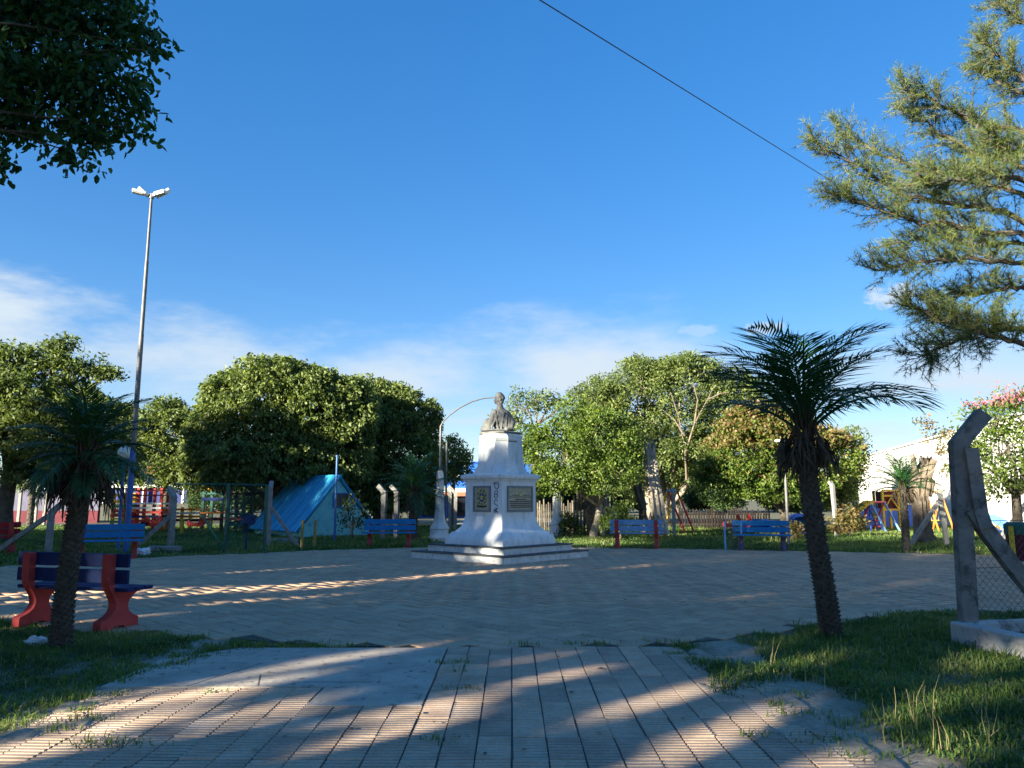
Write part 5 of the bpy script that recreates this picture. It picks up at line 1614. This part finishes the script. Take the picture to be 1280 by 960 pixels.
# ---- the big round crown
bl = px_blobs(35, [(325, 530, 80, 84), (285, 562, 56, 62), (385, 525, 62, 70), (340, 578, 92, 42), (262, 590, 32, 30), (420, 560, 48, 62), (300, 505, 42, 42), (355, 492, 44, 44), (432, 520, 40, 48)])
tree('round_tree', 'big dense dome shaped tree standing behind the blue hut', (P(330, 664, 35).x, 35.5, 0), bl, (.21, .10), 'lf_olive', 9, 24, .14, .2, .34, fill=.3, rough=.07, twigs=40, droop=.8, lumps=9, lo=.2, hi=.34)
# ---- darker neighbour to its right
bl = px_blobs(40, [(455, 555, 64, 84), (500, 560, 50, 78), (480, 515, 36, 36), (430, 605, 55, 45), (522, 595, 30, 54), (475, 525, 42, 42), (480, 620, 60, 32)])
tree('round_tree', 'dark green domed tree between the dome tree and the curved lamp', (P(470, 664, 40).x, 40.5, 0), bl, (.20, .10), 'lf_olive', 9, 22, .15, .2, .32, fill=.3, rough=.07, twigs=40, droop=.8, lumps=7, lo=.2, hi=.34)
bl = px_blobs(46, [(566, 572, 20, 26), (575, 590, 15, 18), (556, 590, 18, 22)])
tree('small_tree', 'small sunlit tree behind the curved lamp beside the monument', (P(566, 655, 46).x, 46, 0), bl, (.2, .09), 'lf_olive', 9, 22, .2, .3, .15)
# ---- right of the monument
bl = px_blobs(29.5, [(700, 570, 48, 42), (745, 545, 42, 38), (690, 605, 42, 22), (765, 590, 42, 32), (720, 520, 30, 28), (728, 600, 40, 26), (665, 560, 22, 34), (775, 560, 26, 30)])
g = G(742, 672)
tree('forked_tree', 'bright green tree with a forked crooked trunk beside the monument', (g.x, g.y, 0), bl, (.13, .065), 'lf_bright', 8, 22, .14, -.1, .15, fill=.25, rough=.2, lumps=6, lo=.3, hi=.5, twigs=90, bark='pale_bark', extra=[('yellow_leaf', .002, 2.6, .16, 'yellow_leaves')], lean=(.25, 0))
bl = px_blobs(33, [(655, 510, 22, 22), (640, 530, 20, 26), (672, 500, 16, 10), (725, 492, 16, 9), (690, 505, 18, 14)])
tree('sparse_tree', 'thin bare looking tree with loose leaf sprays behind the monument', (P(668, 666, 33).x, 33.4, 0), bl, (.17, .07), 'lf_olive', 6, 14, .18, .8, .11, fill=.15, rough=.25, twigs=60, bark='stump_bark', lumps=3)
bl = px_blobs(39, [(795, 510, 66, 62), (850, 508, 62, 60), (755, 550, 50, 55), (905, 530, 48, 52), (820, 560, 70, 50), (880, 580, 50, 45), (770, 600, 40, 40), (800, 470, 30, 24), (860, 468, 42, 24), (935, 520, 42, 48), (915, 490, 34, 30)])
tall = tree('tall_tree', 'tall broad olive tree with pale bare limbs behind the benches', (P(835, 664, 39).x, 39.5, 0), bl, (.18, .07), 'lf_olive', 7.5, 20, .17, .3, .3, fill=.35, rough=.14, lumps=6, twigs=120, bark='pale_bark')
for lp in ([(858, 600), (856, 560), (848, 520), (838, 490)], [(857, 565), (868, 530), (884, 500), (893, 482)], [(856, 545), (843, 525), (828, 512)], [(868, 530), (872, 500), (866, 478)], [(884, 500), (900, 492), (912, 490)]):
    b = MB(); q = [P(u, v, 36.3) - tall.location for u, v in lp]
    b.tube(q, [.05 * (1 - .75 * k / (len(q) - 1)) for k in range(len(q))], 6, jit=.1); obj('limb', b, M['stump_bark'], tall)
bl = px_blobs(33.5, [(905, 600, 40, 36), (945, 595, 42, 38), (925, 565, 45, 38), (975, 560, 48, 48), (1015, 575, 42, 46), (1045, 575, 30, 36), (985, 610, 50, 28), (955, 530, 40, 26)])
tree('flowering_tree', 'rounded green tree tinged rusty pink with seed heads behind the big palm', (P(985, 662, 33.5).x, 34, 0), bl, (.14, .075), 'lf_bright', 8, 24, .14, .0, .2, fill=.3, rough=.1, lumps=6, lo=.22, hi=.36, twigs=50, extra=[('lf_rust', .75, 3.6, .17, 'seed_heads'), ('lf_rust', .10, 2.2, .15, 'lower_seed_heads')])
bl = px_blobs(31, [(1065, 560, 20, 25), (1060, 600, 22, 26), (1050, 625, 22, 18)])
tree('small_tree', 'dark leafy small tree at the left end of the white hall wall', (P(1058, 662, 35).x, 35.5, 0), [((c[0] * 35.5 / 31, 35.5, 1.5 + (c[2] - 1.5) * 35.5 / 31), tuple(x * 1.14 for x in r)) for c, r in bl], (.16, .08), 'lf_olive', 9, 22, .2, .2, .13)
bl = px_blobs(21, [(1250, 560, 44, 40), (1290, 540, 50, 50), (1225, 590, 30, 34), (1265, 600, 44, 30), (1240, 525, 34, 26), (1300, 590, 40, 40), (1212, 560, 18, 26)])
tree('pink_tree', 'tree with pink blossom on top beside the leaning corner post', (P(1292, 690, 21).x, 21.5, 0), bl, (.11, .055), 'lf_bright', 7, 18, .13, .3, .14, fill=.25, rough=.2, lumps=5, twigs=60, extra=[('lf_pink', .55, 3.95, .10, 'blossom')])
# shrubs
def shrub(label, u, v, ru, rv, Y, mat, per=20, dens=14, leaf=(.12, .06), name='shrub'):
    c = P(u, v, Y)
    s = Y / F_PX
    bl = [((c.x + dx * ru * s, Y + dy * ru * s * .6, max(c.z + dz * rv * s, rv * s * .45)), (ru * s * k, ru * s * k * .8, rv * s * k)) for dx, dy, dz, k in ((0, 0, 0, .8), (-.45, .2, -.3, .6), (.5, -.2, -.25, .6), (.1, .1, .45, .5))]
    tree(name, label, (c.x, Y, 0), bl, leaf, mat, dens, per, .10, .05, .05, fill=.3, rough=.2, twigs=30, cat='shrub', group='shrubs by the fence', bottom=-.9)
shrub('leafy dark shrub growing against the hut gable', 441, 640, 22, 27, 30.3, 'lf_deep', 10, 9)
shrub('bright green shrub behind the pale blue bench', 775, 648, 24, 20, 28.5, 'lf_bright')
shrub('yellowish shrub between the palisade and lamp foot', 712, 655, 14, 22, 31.5, 'lf_olive')
shrub('brown green shrub under the pale slim post', 1060, 650, 22, 18, 31, 'lf_rust')
shrub('shrub with a pink flower beside the hut eave', 310, 652, 14, 18, 36, 'lf_olive', leaf=(.14, .07))
shrub('low bush at the foot of the flowering tree', 990, 662, 20, 9, 27.5, 'lf_rust')
# background trees closing the horizon
bl = [((0, 0, 4.2), (3.4, 3.0, 2.6)), ((2.2, .5, 3.2), (2.4, 2.2, 2.0)), ((-2.4, -.3, 3.4), (2.3, 2.2, 2.1)), ((.6, 0, 5.9), (2.0, 2.0, 1.5))]
bgt = tree('background_tree', 'distant street tree beyond the park wall', (0, 0, 0), bl, (.36, .18), 'lf_deep', 5, 18, .34, .3, .28, fill=.35, rough=.12, twigs=10, group='distant street trees')
spots = [(-58, 78, 1.0), (-48, 84, 1.15), (-38, 80, .95), (-27, 86, 1.1), (-16, 90, 1.0), (-9, 84, .9), (3, 80, .85), (10, 84, 1.0), (17, 80, .95), (24, 88, 1.0), (33, 96, .75), (44, 98, .8), (55, 92, .8), (-68, 70, 1.1), (3.5, 52, .5), (8.5, 50, .52), (13.5, 52, .5), (18, 49, .48), (-11.5, 58, .55), (-44, 60, .7), (-17.5, 52, .5), (-21, 54, .45), (-13.5, 50, .42)]
for i, (x, y, s) in enumerate(spots):
    o = bgt if i == 0 else copy_tree(bgt)
    o.location = (x, y, 0); o.scale = (s, s, s * .9); o.rotation_euler[2] = i * 1.3

# ---- dead trunks
def trunk_stump(name, label, pts_px, Y, bark, lumps=0, hollow=False):
    b = MB()
    pts = []; rr_ = []
    for u, v, r in pts_px:
        p = P(u, v, Y); pts.append(Vector((p.x, p.y, max(p.z, -.05)))); rr_.append(r * Y / F_PX)
    base = Vector((pts[0].x, Y, 0))
    # resample
    P2, R2 = [], []
    for i in range(len(pts) - 1):
        for k in range(4):
            t = k / 4
            P2.append(pts[i].lerp(pts[i + 1], t) - base); R2.append(rr_[i] * (1 - t) + rr_[i + 1] * t)
    P2.append(pts[-1] - base); R2.append(rr_[-1])
    n = 26
    off = [.20 * math.sin(k * 2.1) + .15 * math.sin(k * 5.3 + 1) for k in range(n)]
    bb = MB()
    rings = []
    for i, (p, r) in enumerate(zip(P2, R2)):
        rings.append([p + Vector((math.cos(2 * math.pi * k / n), math.sin(2 * math.pi * k / n), 0)) * r * (1 + off[(k + i // 6) % n] * .9 + random.uniform(-.05, .05)) + Vector((0, 0, random.uniform(-.04, .04) + (off[k] * .9 if i == len(P2) - 1 else 0))) for k in range(n)])
    bb.loft(rings)
    t = thing(name, label, 'tree trunk', base)
    obj('trunk', bb, M[bark], t, autosmooth=32)
    return t, base, P2
t, base, P2 = trunk_stump('broken_trunk', 'tall pale broken tree trunk cut off above the pale blue bench', [(823, 668, 11), (822, 655, 9.5), (819, 630, 9), (815, 600, 8), (813, 575, 6.8), (812, 556, 6)], 30.0, 'pale_bark')
for a, e in (((812, 588), (788, 577)), ((812, 580), (790, 584)), ((816, 596), (800, 590))):
    b = MB(); s, q = P(*a, 30), P(*e, 29.8)
    limb(b, s - base, q - base, .05, .012, 4, .1, 5); obj('limb', b, M['pale_bark'], t)
t, base, P2 = trunk_stump('gnarled_stump', 'huge gnarled pale stump with hollow top behind the small palm', [(1155, 676, 13), (1154, 667, 9.5), (1152, 648, 8), (1150, 620, 8), (1151, 602, 9.5), (1155, 588, 10), (1158, 578, 7.5)], 26.0, 'stump_bark')
b = MB()
for a, e, r in (((1158, 600), (1168, 575), .16), ((1142, 600), (1140, 568), .13), ((1160, 620), (1166, 600), .12)):
    s, q = P(*a, 26), P(*e, 25.8)
    limb(b, s - base, q - base, r, r * .6, 4, .1, 8)
obj('broken_limb', b, M['stump_bark'], t, autosmooth=50)
bl = [((base.x + dx, 25.9 + dy, z), (r, r, r * .7)) for dx, dy, z, r in ((.5, -.3, 3.6, .45), (.9, -.1, 3.2, .4), (0, -.4, 3.9, .35), (.8, -.3, 2.5, .35))]
pos, d, tn, cc = crown_points(bl, 8, 14, .12, .2, .2)
V, F = leaf_geo(pos - np.array(base), d, np.full(len(pos), .11), np.full(len(pos), .06))
obj('creeper', np_mesh('creeper', V, F, M['lf_rust'], np.repeat(tn, 4)), parent=t)
# slim leaning trunks under the tall tree
for pts_px, Y, lab in (([(807, 667, 7), (805, 640, 5), (797, 610, 4.5), (793, 585, 4)], 32, 'slim dark leaning trunk left of the broken trunk'),
                       ([(740, 668, 5), (736, 640, 4), (745, 620, 3), (760, 600, 3)], 31.5, 'thin crooked trunk beside the pale palisade')):
    trunk_stump('slim_trunk', lab, pts_px, Y, 'bark')

# ---- palms
def frond_mesh(name, L, arch, seed, nl=34, width=.024, llen=.30, mat='lf_palm', droop=.26):
    r = np.random.default_rng(seed)
    b = MB()
    ns = 14
    pts = []
    ang = 0.0; p = Vector((0, 0, 0))
    for k in range(ns + 1):
        t = k / ns
        pts.append(p.copy())
        a = rad(arch[0] + (arch[1] - arch[0]) * t ** 1.3)
        p = p + Vector((math.cos(a), 0, math.sin(a))) * L / ns
    def at(t):
        x = t * ns; i = min(int(x), ns - 1); f = x - i
        return pts[i].lerp(pts[i + 1], f), (pts[i + 1] - pts[i]).normalized()
    b.tube(pts, [.016 * (1 - k / ns) + .003 for k in range(ns + 1)], 4)
    V = list(b.v); F = [f for f in b.f]
    var = [.35] * len(V)
    for s in (-1, 1):
        for k in range(nl):
            t = .17 + .83 * (k + .5 * (s > 0)) / nl
            q, tg = at(min(t, .999))
            nrm = Vector((-tg.z, 0, tg.x))
            ll = llen * (math.sin(math.pi * min(1, t * .82 + .14)) ** .7) * r.uniform(.85, 1.1)
            fwd = .35 + .75 * t
            d = (Vector((0, s, 0)) + tg * fwd + nrm * r.uniform(.0, .4)).normalized()
            e = tg.cross(d).normalized() if True else nrm
            side = d.cross(e).normalized()
            tip = q + d * ll * .94 + Vector((0, 0, -droop * ll * r.uniform(.6, 1.8)))
            mid = q + d * ll * .45
            o = len(V)
            V += [tuple(q), tuple(mid + side * width * .5), tuple(tip), tuple(mid - side * width * .5)]
            F.append((o, o + 1, o + 2, o + 3))
            var += [float(r.uniform(.1, .9))] * 4
    me = bpy.data.meshes.new(name)
    me.from_pydata(V, [], F)
    a = me.attributes.new('var', 'FLOAT', 'POINT'); a.data.foreach_set('value', var)
    me.materials.append(M[mat])
    return me
def palm(label, trunk_pts, trunk_r, L, nf, elev, seed, skirt=40, skirt_len=.5, scale_rows=46, tone='lf_palm', group='feather palms in the lawns', fl=.30, arch_drop=60, dead=4, nl=34, width=.024):
    rnd = random.Random(seed)
    base = Vector((trunk_pts[0].x, trunk_pts[0].y, 0))
    t = thing('palm_tree', label, 'palm', base, 0, group)
    pts = [p - base for p in trunk_pts]
    # smooth trunk
    sm = []
    for i in range(len(pts) - 1):
        for k in range(6):
            sm.append(pts[i].lerp(pts[i + 1], k / 6))
    sm.append(pts[-1])
    n = len(sm)
    b = MB()
    b.tube(sm, [trunk_r * (1.35 if i == 0 else 1.12 - .2 * i / n) * (1 + .05 * math.sin(i * 2.4)) for i in range(n)], 12, jit=.05)
    tot = n - 1
    for k in range(scale_rows * 9):             # stubs of old leaf bases in spirals
        f = (k / (scale_rows * 9)) * .97 + .01
        x = f * tot; i = min(int(x), tot - 1)
        p = sm[i].lerp(sm[i + 1], x - i)
        a = k * 2.39996
        r = trunk_r * (1.1 - .2 * f)
        o = Vector((math.cos(a), math.sin(a), 0)); s_ = Vector((-math.sin(a), math.cos(a), 0))
        w = trunk_r * .30; h = trunk_r * .42
        c = p + o * r * .93
        b.add([c - s_ * w, c + s_ * w, c + o * trunk_r * .42 + Vector((0, 0, h)) + s_ * w * .2, c + o * trunk_r * .42 + Vector((0, 0, h)) - s_ * w * .2, c + Vector((0, 0, h * 1.2))], [(0, 1, 2, 3), (3, 2, 4), (0, 3, 4), (1, 4, 2)])
    obj('trunk', b, M['palm_bark'], t)
    top = sm[-1]
    # dead leaf bases and hanging dead fronds
    b = MB()
    for k in range(skirt):
        a = rnd.uniform(0, 6.283); z = rnd.uniform(-.42, .02) * skirt_len / .5
        o = Vector((math.cos(a), math.sin(a), 0))
        p = top + Vector((0, 0, z)) + o * trunk_r * .6
        l = skirt_len * rnd.uniform(.5, 1.1)
        out = rnd.uniform(.45, .95)
        q = [p, p + o * l * out * .55 + Vector((0, 0, .10 * l)), p + o * l * out + Vector((0, 0, -.28 * l)), p + o * l * out * 1.02 + Vector((0, 0, -.85 * l))]
        b.tube(q, [trunk_r * .22, trunk_r * .17, trunk_r * .10, .006], 4, flat=.4)
        for m in range(4):
            s_ = Vector((-math.sin(a), math.cos(a), 0)) * rnd.uniform(-.13, .13)
            e = q[2] + s_ + Vector((0, 0, -l * rnd.uniform(.2, .6)))
            b.tube([q[1].lerp(q[2], rnd.random()), e], [.012, .003], 3)
    for k in range(30):                       # upright boots around the heart
        a = k * 2.4; o = Vector((math.cos(a), math.sin(a), 0))
        p = top + o * trunk_r * .7 + Vector((0, 0, -.15 + .010 * k))
        b.tube([p, p + o * trunk_r * .8 + Vector((0, 0, .22))], [trunk_r * .3, trunk_r * .12], 5, flat=.5)
    obj('dead_skirt', b, M['dead_frond'], t)
    ms = [frond_mesh('frond', L * s, (0, -arch_drop * q), seed + i, nl, width, fl * L / 1.5, tone) for i, (s, q) in enumerate(((1.0, 1.0), (.92, .75), (1.06, 1.2)))]
    for k in range(nf):
        f = k / (nf - 1)
        a = k * 2.39996 + rnd.gauss(0, .12)
        el = elev[0] + (elev[1] - elev[0]) * f ** .9 + rnd.gauss(0, 4)
        o = obj('frond', ms[k % 3], parent=t, loc=top + Vector((math.cos(a), math.sin(a), 0)) * trunk_r * (.8 - .6 * f) + Vector((0, 0, .02 + .18 * f)))
        o.rotation_euler = (rnd.gauss(0, .12), -rad(el), a)
        s = rnd.uniform(.9, 1.06); o.scale = (s, s, s)
    for k in range(dead):
        a = rnd.uniform(0, 6.28)
        o = obj('dry_frond', ms[1], parent=t, loc=top + Vector((math.cos(a), math.sin(a), 0)) * trunk_r + Vector((0, 0, -.1)))
        o.rotation_euler = (0, -rad(rnd.uniform(-25, 5)), a); o.scale = (.8,) * 3
    return t
g = G(1040, 797)
def PY(lst, Y): return [P(u, v, Y) for u, v in lst]
tp = PY([(1040, 800), (1033, 752), (1021, 680), (1012, 610), (1005, 540)], g.y); tp[0].z = -.05
palm('feather palm with dark curved scaly trunk standing in the right lawn', tp, .095, 1.36, 23, (34, 84), 21, 64, .38, fl=.56, arch_drop=80, nl=30, width=.027, dead=0)
g = G(75, 808)
tp = PY([(75, 810), (80, 752), (89, 690), (99, 625), (108, 575)], g.y); tp[0].z = -.05
palm('feather palm in deep shade leaning before the near bench', tp, .085, .76, 26, (-8, 80), 33, 70, .42, fl=.5, arch_drop=62, width=.018)
g = G(1132, 690)
tp = PY([(1133, 692), (1132, 665), (1130, 638), (1129, 612)], g.y); tp[0].z = -.05
palm('small feather palm with shaggy brown neck before the gnarled stump', tp, .10, 1.0, 26, (12, 84), 8, 34, .36, 12, fl=.40, nl=22, width=.03, dead=0)
g = P(516, 668, 27.5)
tp = [Vector((g.x, 27.5, -.05)), Vector((g.x, 27.5, .7)), Vector((g.x + .02, 27.5, 1.25)), Vector((g.x + .03, 27.5, 1.7))]
palm('small shaded feather palm between the dark bench and lamp foot', tp, .15, 1.5, 30, (-5, 84), 9, 40, .5, 12, fl=.40, nl=22, width=.035, dead=3)
g = P(38, 645, 44)
tp = [Vector((g.x, 44, -.05)), Vector((g.x, 44, 1.0)), Vector((g.x, 44, 1.9)), Vector((g.x, 44, 2.5))]
palm('sunlit little palm far off by the lilac street wall', tp, .16, 1.7, 20, (-10, 80), 19, 20, .4, 8, fl=.42, nl=16, width=.06, dead=0, tone='lf_olive')

# ---- the pine that leans in from the right
PB = Vector((8.9, 10.6, 0))
pt_ = thing('pine_tree', 'long needled pine whose sunlit boughs reach in over the corner post', 'tree', PB)
tb = MB()
tb.tube([(0, 0, -.1), (.02, 0, .3), (-.05, .05, 2.5), (-.15, 0, 5), (-.2, .1, 7.2), (-.3, .1, 9.4)], [.34, .27, .24, .2, .14, .05], 12, jit=.06)
boughs = [  # (start height, [(u, v, Y) ...])
    (4.3, [(1270, 268, 10.4), (1190, 255, 10.2), (1120, 240, 10.0), (1070, 205, 9.9), (1018, 178, 9.8)]),
    (4.0, [(1275, 290, 10.2), (1200, 285, 9.9), (1140, 275, 9.7), (1085, 255, 9.6), (1042, 240, 9.5)]),
    (3.6, [(1280, 330, 10.0), (1210, 325, 9.7), (1150, 325, 9.5), (1092, 338, 9.4)]),
    (5.6, [(1275, 165, 10.6), (1215, 150, 10.5), (1165, 125, 10.4), (1130, 112, 10.4)]),
    (5.4, [(1270, 205, 10.8), (1215, 190, 10.8), (1165, 160, 10.9), (1140, 140, 10.9)]),
    (6.3, [(1278, 95, 10.8), (1245, 70, 10.8), (1230, 45, 10.8)]),
    (6.9, [(1285, 30, 10.9), (1255, 10, 10.9), (1240, -20, 10.9)]),
    (6.6, [(1290, 120, 11.2), (1250, 105, 11.2), (1222, 85, 11.3)]),
    (3.1, [(1275, 412, 9.9), (1230, 412, 9.6), (1185, 405, 9.4), (1128, 378, 9.3)]),
    (3.0, [(1270, 425, 9.7), (1225, 418, 9.5), (1180, 430, 9.3), (1150, 446, 9.2)]),
    (3.4, [(1280, 360, 10.3), (1235, 365, 10.2), (1190, 372, 10.1), (1160, 395, 10.0)]),
    (4.6, [(1275, 240, 11.0), (1220, 225, 11.2), (1165, 215, 11.4), (1100, 195, 11.5), (1045, 160, 11.6)]),
    (4.9, [(1280, 225, 10.0), (1235, 215, 9.7), (1190, 225, 9.5), (1150, 230, 9.3)]),
    (3.9, [(1280, 305, 11.0), (1220, 305, 11.2), (1170, 300, 11.4), (1120, 300, 11.5)]),
    (5.0, [(1300, 200, 10.2), (1260, 185, 10.0), (1235, 175, 9.9)]),
]
tw_p, tw_d = [], []
def add_tufts(a, c, step=.055):
    L = (c - a).length
    m = max(2, int(L / step))
    d = (c - a).normalized()
    for k in range(m + 1):
        tw_p.append(a.lerp(c, k / m)); tw_d.append(d)
rnd = random.Random(5)
for zh, px in boughs:
    pts = [Vector((PB.x - .1, PB.y, zh))] + [P(*q) for q in px]
    # refine
    rp = []
    for i in range(len(pts) - 1):
        for k in range(5):
            rp.append(pts[i].lerp(pts[i + 1], k / 5) + Vector((0, 0, rnd.gauss(0, .025))))
    rp.append(pts[-1])
    tb.tube([p_ - PB for p_ in rp], [.04 * (1 - i / len(rp)) + .006 for i in range(len(rp))], 6, jit=.1)
    n = len(rp)
    add_tufts(rp[-4], rp[-1])
    for i in range(3, n):
        f = i / n
        if f < .22: continue
        tg = (rp[i] - rp[i - 1]).normalized()
        for s in range(5):
            side = Vector((rnd.gauss(0, 1), rnd.gauss(0, 1), rnd.gauss(.25, .55)))
            side = (side - tg * side.dot(tg)).normalized()
            d = (tg * rnd.uniform(.5, 1.1) + side * rnd.uniform(.5, 1.0) + Vector((0, 0, .12))).normalized()
            l = rnd.uniform(.2, .5) * (1.1 - .45 * f)
            a = rp[i].lerp(rp[i - 1], rnd.random())
            c = a + d * l
            tb.tube([p_ - PB for p_ in (a, a.lerp(c, .5) + Vector((0, 0, -.01)), c)], [.008, .005, .003], 3)
            add_tufts(a.lerp(c, .25), c)
            for q in range(3):
                a2 = a.lerp(c, rnd.uniform(.35, .95))
                d2 = (d + Vector((rnd.gauss(0, .7), rnd.gauss(0, .7), rnd.gauss(.15, .5)))).normalized()
                c2 = a2 + d2 * rnd.uniform(.10, .26)
                tb.tube([a2 - PB, c2 - PB], [.004, .002], 3, cap=False)
                add_tufts(a2.lerp(c2, .2), c2)
obj('trunk', tb, M['bark'], pt_)
tw_p = np.array([tuple(p_) for p_ in tw_p]); tw_d = np.array([tuple(p_) for p_ in tw_d])
per = 7
n = len(tw_p) * per
d = norm(np.repeat(tw_d, per, 0) * .9 + RNG.normal(0, .62, (n, 3)))
p0 = np.repeat(tw_p, per, 0)
ll = RNG.uniform(.06, .125, n)[:, None]
s = norm(np.cross(d, RNG.normal(0, 1, (n, 3)))) * .0030
V = np.stack([p0 - s, p0 + s, p0 + d * ll], 1) - np.array(PB)
tone = np.clip(np.repeat(RNG.normal(.5, .2, len(tw_p)), per) + RNG.normal(0, .15, n), 0, 1)
obj('needles', np_mesh('needles', V.reshape(-1, 3), np.arange(n * 3).reshape(n, 3), M['lf_pine'], np.repeat(tone, 3)), parent=pt_)
print('needles', n)
cb_ = MB(); cb_.lathe([(.006, -.045), (.02, -.03), (.024, -.005), (.016, .02), (.004, .03)], n=8)
cme = cb_.mesh('cone', M['bark'])
for k in range(22):
    p_ = tw_p[RNG.integers(0, len(tw_p))]
    obj('cone', cme, parent=pt_, loc=Vector(p_) - PB)

# ---- broadleaf tree overhanging on the left
Y0 = 5.6
bl = px_blobs(Y0, [(30, 50, 95, 80), (110, 40, 78, 70), (140, 110, 55, 62), (60, 130, 85, 55), (105, 175, 26, 24), (155, 165, 28, 28), (-60, 90, 110, 90), (-10, 205, 26, 34), (185, 62, 22, 22), (90, 195, 26, 20), (40, -60, 140, 80), (-160, 20, 150, 110), (20, 160, 30, 36)])
tree('overhanging_tree', 'shaded broadleaf tree hanging its dark leaves over the left of the path', (-6.6, 4.6, 0), bl, (.078, .038), 'lf_shade', 60, 9, .075, .2, .16, fill=.4, rough=.22, droop=.9, leaf6=True, twigs=140, limb_k=.3, lumps=3)

# ---- unseen trees added behind the camera to throw shade over path and plaza
E1 = np.array([math.cos(rad(SUN_AZ)), -math.sin(rad(SUN_AZ)), 0.0])
LD = np.array(L_DIR)
E2 = np.cross(LD, E1)
if E2[2] < 0: E2 = -E2
def sp(p):                         # place seen along the sun's direction
    p = np.asarray(p, float)
    return np.stack([p @ E1, p @ E2], -1)
shafts = []                        # gaps cut into the added crowns to place sun streaks: segments (a, b, radius)
def streak(a, c, r, za=0.0):
    shafts.append((sp(tuple(G(*a))), sp(tuple(G(*c))), r))
def patch3(a, c, r):
    shafts.append((sp(tuple(a)), sp(tuple(c)), r))
streak((-60, 748), (120, 740), .22); streak((30, 742), (330, 735), .19); streak((150, 748), (420, 733), .10); streak((330, 736), (600, 717), .17); streak((560, 718), (700, 707), .10); streak((20, 752), (120, 748), .10)
streak((280, 716), (420, 708), .07); streak((300, 752), (400, 746), .05)
streak((20, 948), (150, 905), .10); streak((150, 905), (260, 872), .10); streak((230, 870), (330, 852), .12); streak((330, 842), (480, 812), .10); streak((60, 905), (160, 868), .10)
streak((300, 905), (380, 880), .09); streak((400, 955), (520, 895), .085); streak((520, 890), (690, 847), .085)
streak((770, 888), (890, 858), .085); streak((880, 935), (960, 890), .08); streak((830, 955), (900, 925), .05)
streak((640, 826), (690, 818), .03)
streak((0, 772), (30, 770), .12); streak((20, 900), (80, 882), .10); streak((960, 812), (1010, 795), .05); streak((1080, 950), (1180, 935), .12); streak((1150, 890), (1250, 870), .10); streak((1000, 835), (1030, 825), .05)
streak((1230, 822), (1280, 826), .09)
patch3(MC + Vector((-.05, -.98, .60)), MC + Vector((.0, -.95, .82)), .10)       # near edge of the pedestal
patch3(MC + Vector((-.2, -1.3, .30)), MC + Vector((-.1, -2.0, .10)), .10)
patch3(MC + Vector((-.56, -.15, 2.65)), MC + Vector((-.52, -.15, 3.2)), .0)
patch3(MC + Vector((-.40, -.1, 3.3)), MC + Vector((-.26, -.1, 3.75)), .07)
patch3(MC + Vector((-.18, -.1, 3.8)), MC + Vector((-.10, -.1, 4.4)), .05)
for a_, c_, r_ in (((700, 675), (785, 681), .4), ((945, 676), (1000, 676), .3), ((860, 668), (900, 668), .5), ((1080, 668), (1130, 668), .5), ((790, 674), (810, 675), .15), ((600, 700), (640, 702), .02)):
    streak(a_, c_, r_)
patch3(Vector((-4.9, 9.25, .55)), Vector((-4.9, 9.25, .70)), .05)
patch3(Vector((-5.85, 9.4, .05)), Vector((-5.85, 9.4, .35)), .05)
def carve(pos):
    q = sp(pos)
    keep = np.ones(len(q), bool)
    wob = .75 + .5 * np.sin(q[:, 0] * 9.0 + 3 * np.sin(q[:, 1] * 7)) * np.sin(q[:, 1] * 11)
    for a, c, r in shafts:
        ab = c - a
        t = np.clip(((q - a) @ ab) / (ab @ ab + 1e-9), 0, 1)
        d = np.linalg.norm(q - (a + t[:, None] * ab), axis=1)
        keep &= d > (r + .11) * wob
    return keep
BD = 13.0
back = Vector((-math.sin(rad(SUN_AZ)), -math.cos(rad(SUN_AZ)), 0)) * BD
e1 = Vector(tuple(E1))
for i, (q, top, w) in enumerate(((5, 9.6, 4.2), (-1, 11.2, 4.2), (-6.5, 11.0, 4.2), (-12, 11.2, 4.2), (-17.5, 11.6, 4.2), (-23, 10.2, 4.2), (-28.5, 9.4, 4.0), (-33.5, 8.4, 3.8), (-38.5, 7.8, 3.6))):
    c = back + e1 * q
    bl = [((c.x, c.y, top * .58), (w * .95, 2.6, top * .42)), ((c.x - e1.x * 2, c.y - e1.y * 2, top * .42), (w * .7, 2.2, top * .30)), ((c.x + e1.x * 2.2, c.y + e1.y * 2.2, top * .45), (w * .7, 2.2, top * .32)),
          ((c.x + e1.x * .5, c.y + e1.y * .5, top * .30), (w * .9, 2.2, top * .18))]
    tree('added_shade_tree', 'tall dense park tree standing behind the viewpoint and shading the plaza', (c.x, c.y, 0), bl, (.30, .17), 'lf_shade', 4.2, 20, .30, .4, .28, fill=.5, rough=.10, twigs=4, carve=carve, group='unseen trees added to shade the plaza')

# ---- overhead cable between two utility poles that stand outside the picture
p1, p2 = P(675, 0, 9.0), P(1005, 205, 16.0)
d = p2 - p1
pts = [p1 + d * (-1.6 + 7.6 * k / 40) for k in range(41)]
for q, lab in ((pts[0], 'concrete utility pole standing among the added shade trees behind the viewpoint'), (pts[-1], 'tall concrete utility pole beyond the white hall')):
    t = thing('utility_pole', lab, 'utility pole', (q.x, q.y, 0), 0, 'utility poles carrying the cable')
    b = MB(); b.tube([(0, 0, -.1), (0, 0, q.z + .5)], [.17, .10], 10); obj('shaft', b, M['concrete'], t)
    b = MB(); b.bbox((0, 0, q.z + .12), (1.4, .1, .12), None, .01); obj('crossarm', b, M['concrete'], t)
b = MB(); b.tube(pts, .0085, 5)
obj('overhead_cable', b, M['black_rubber'], label='thin black overhead cable slanting across the clear sky', cat='cable')
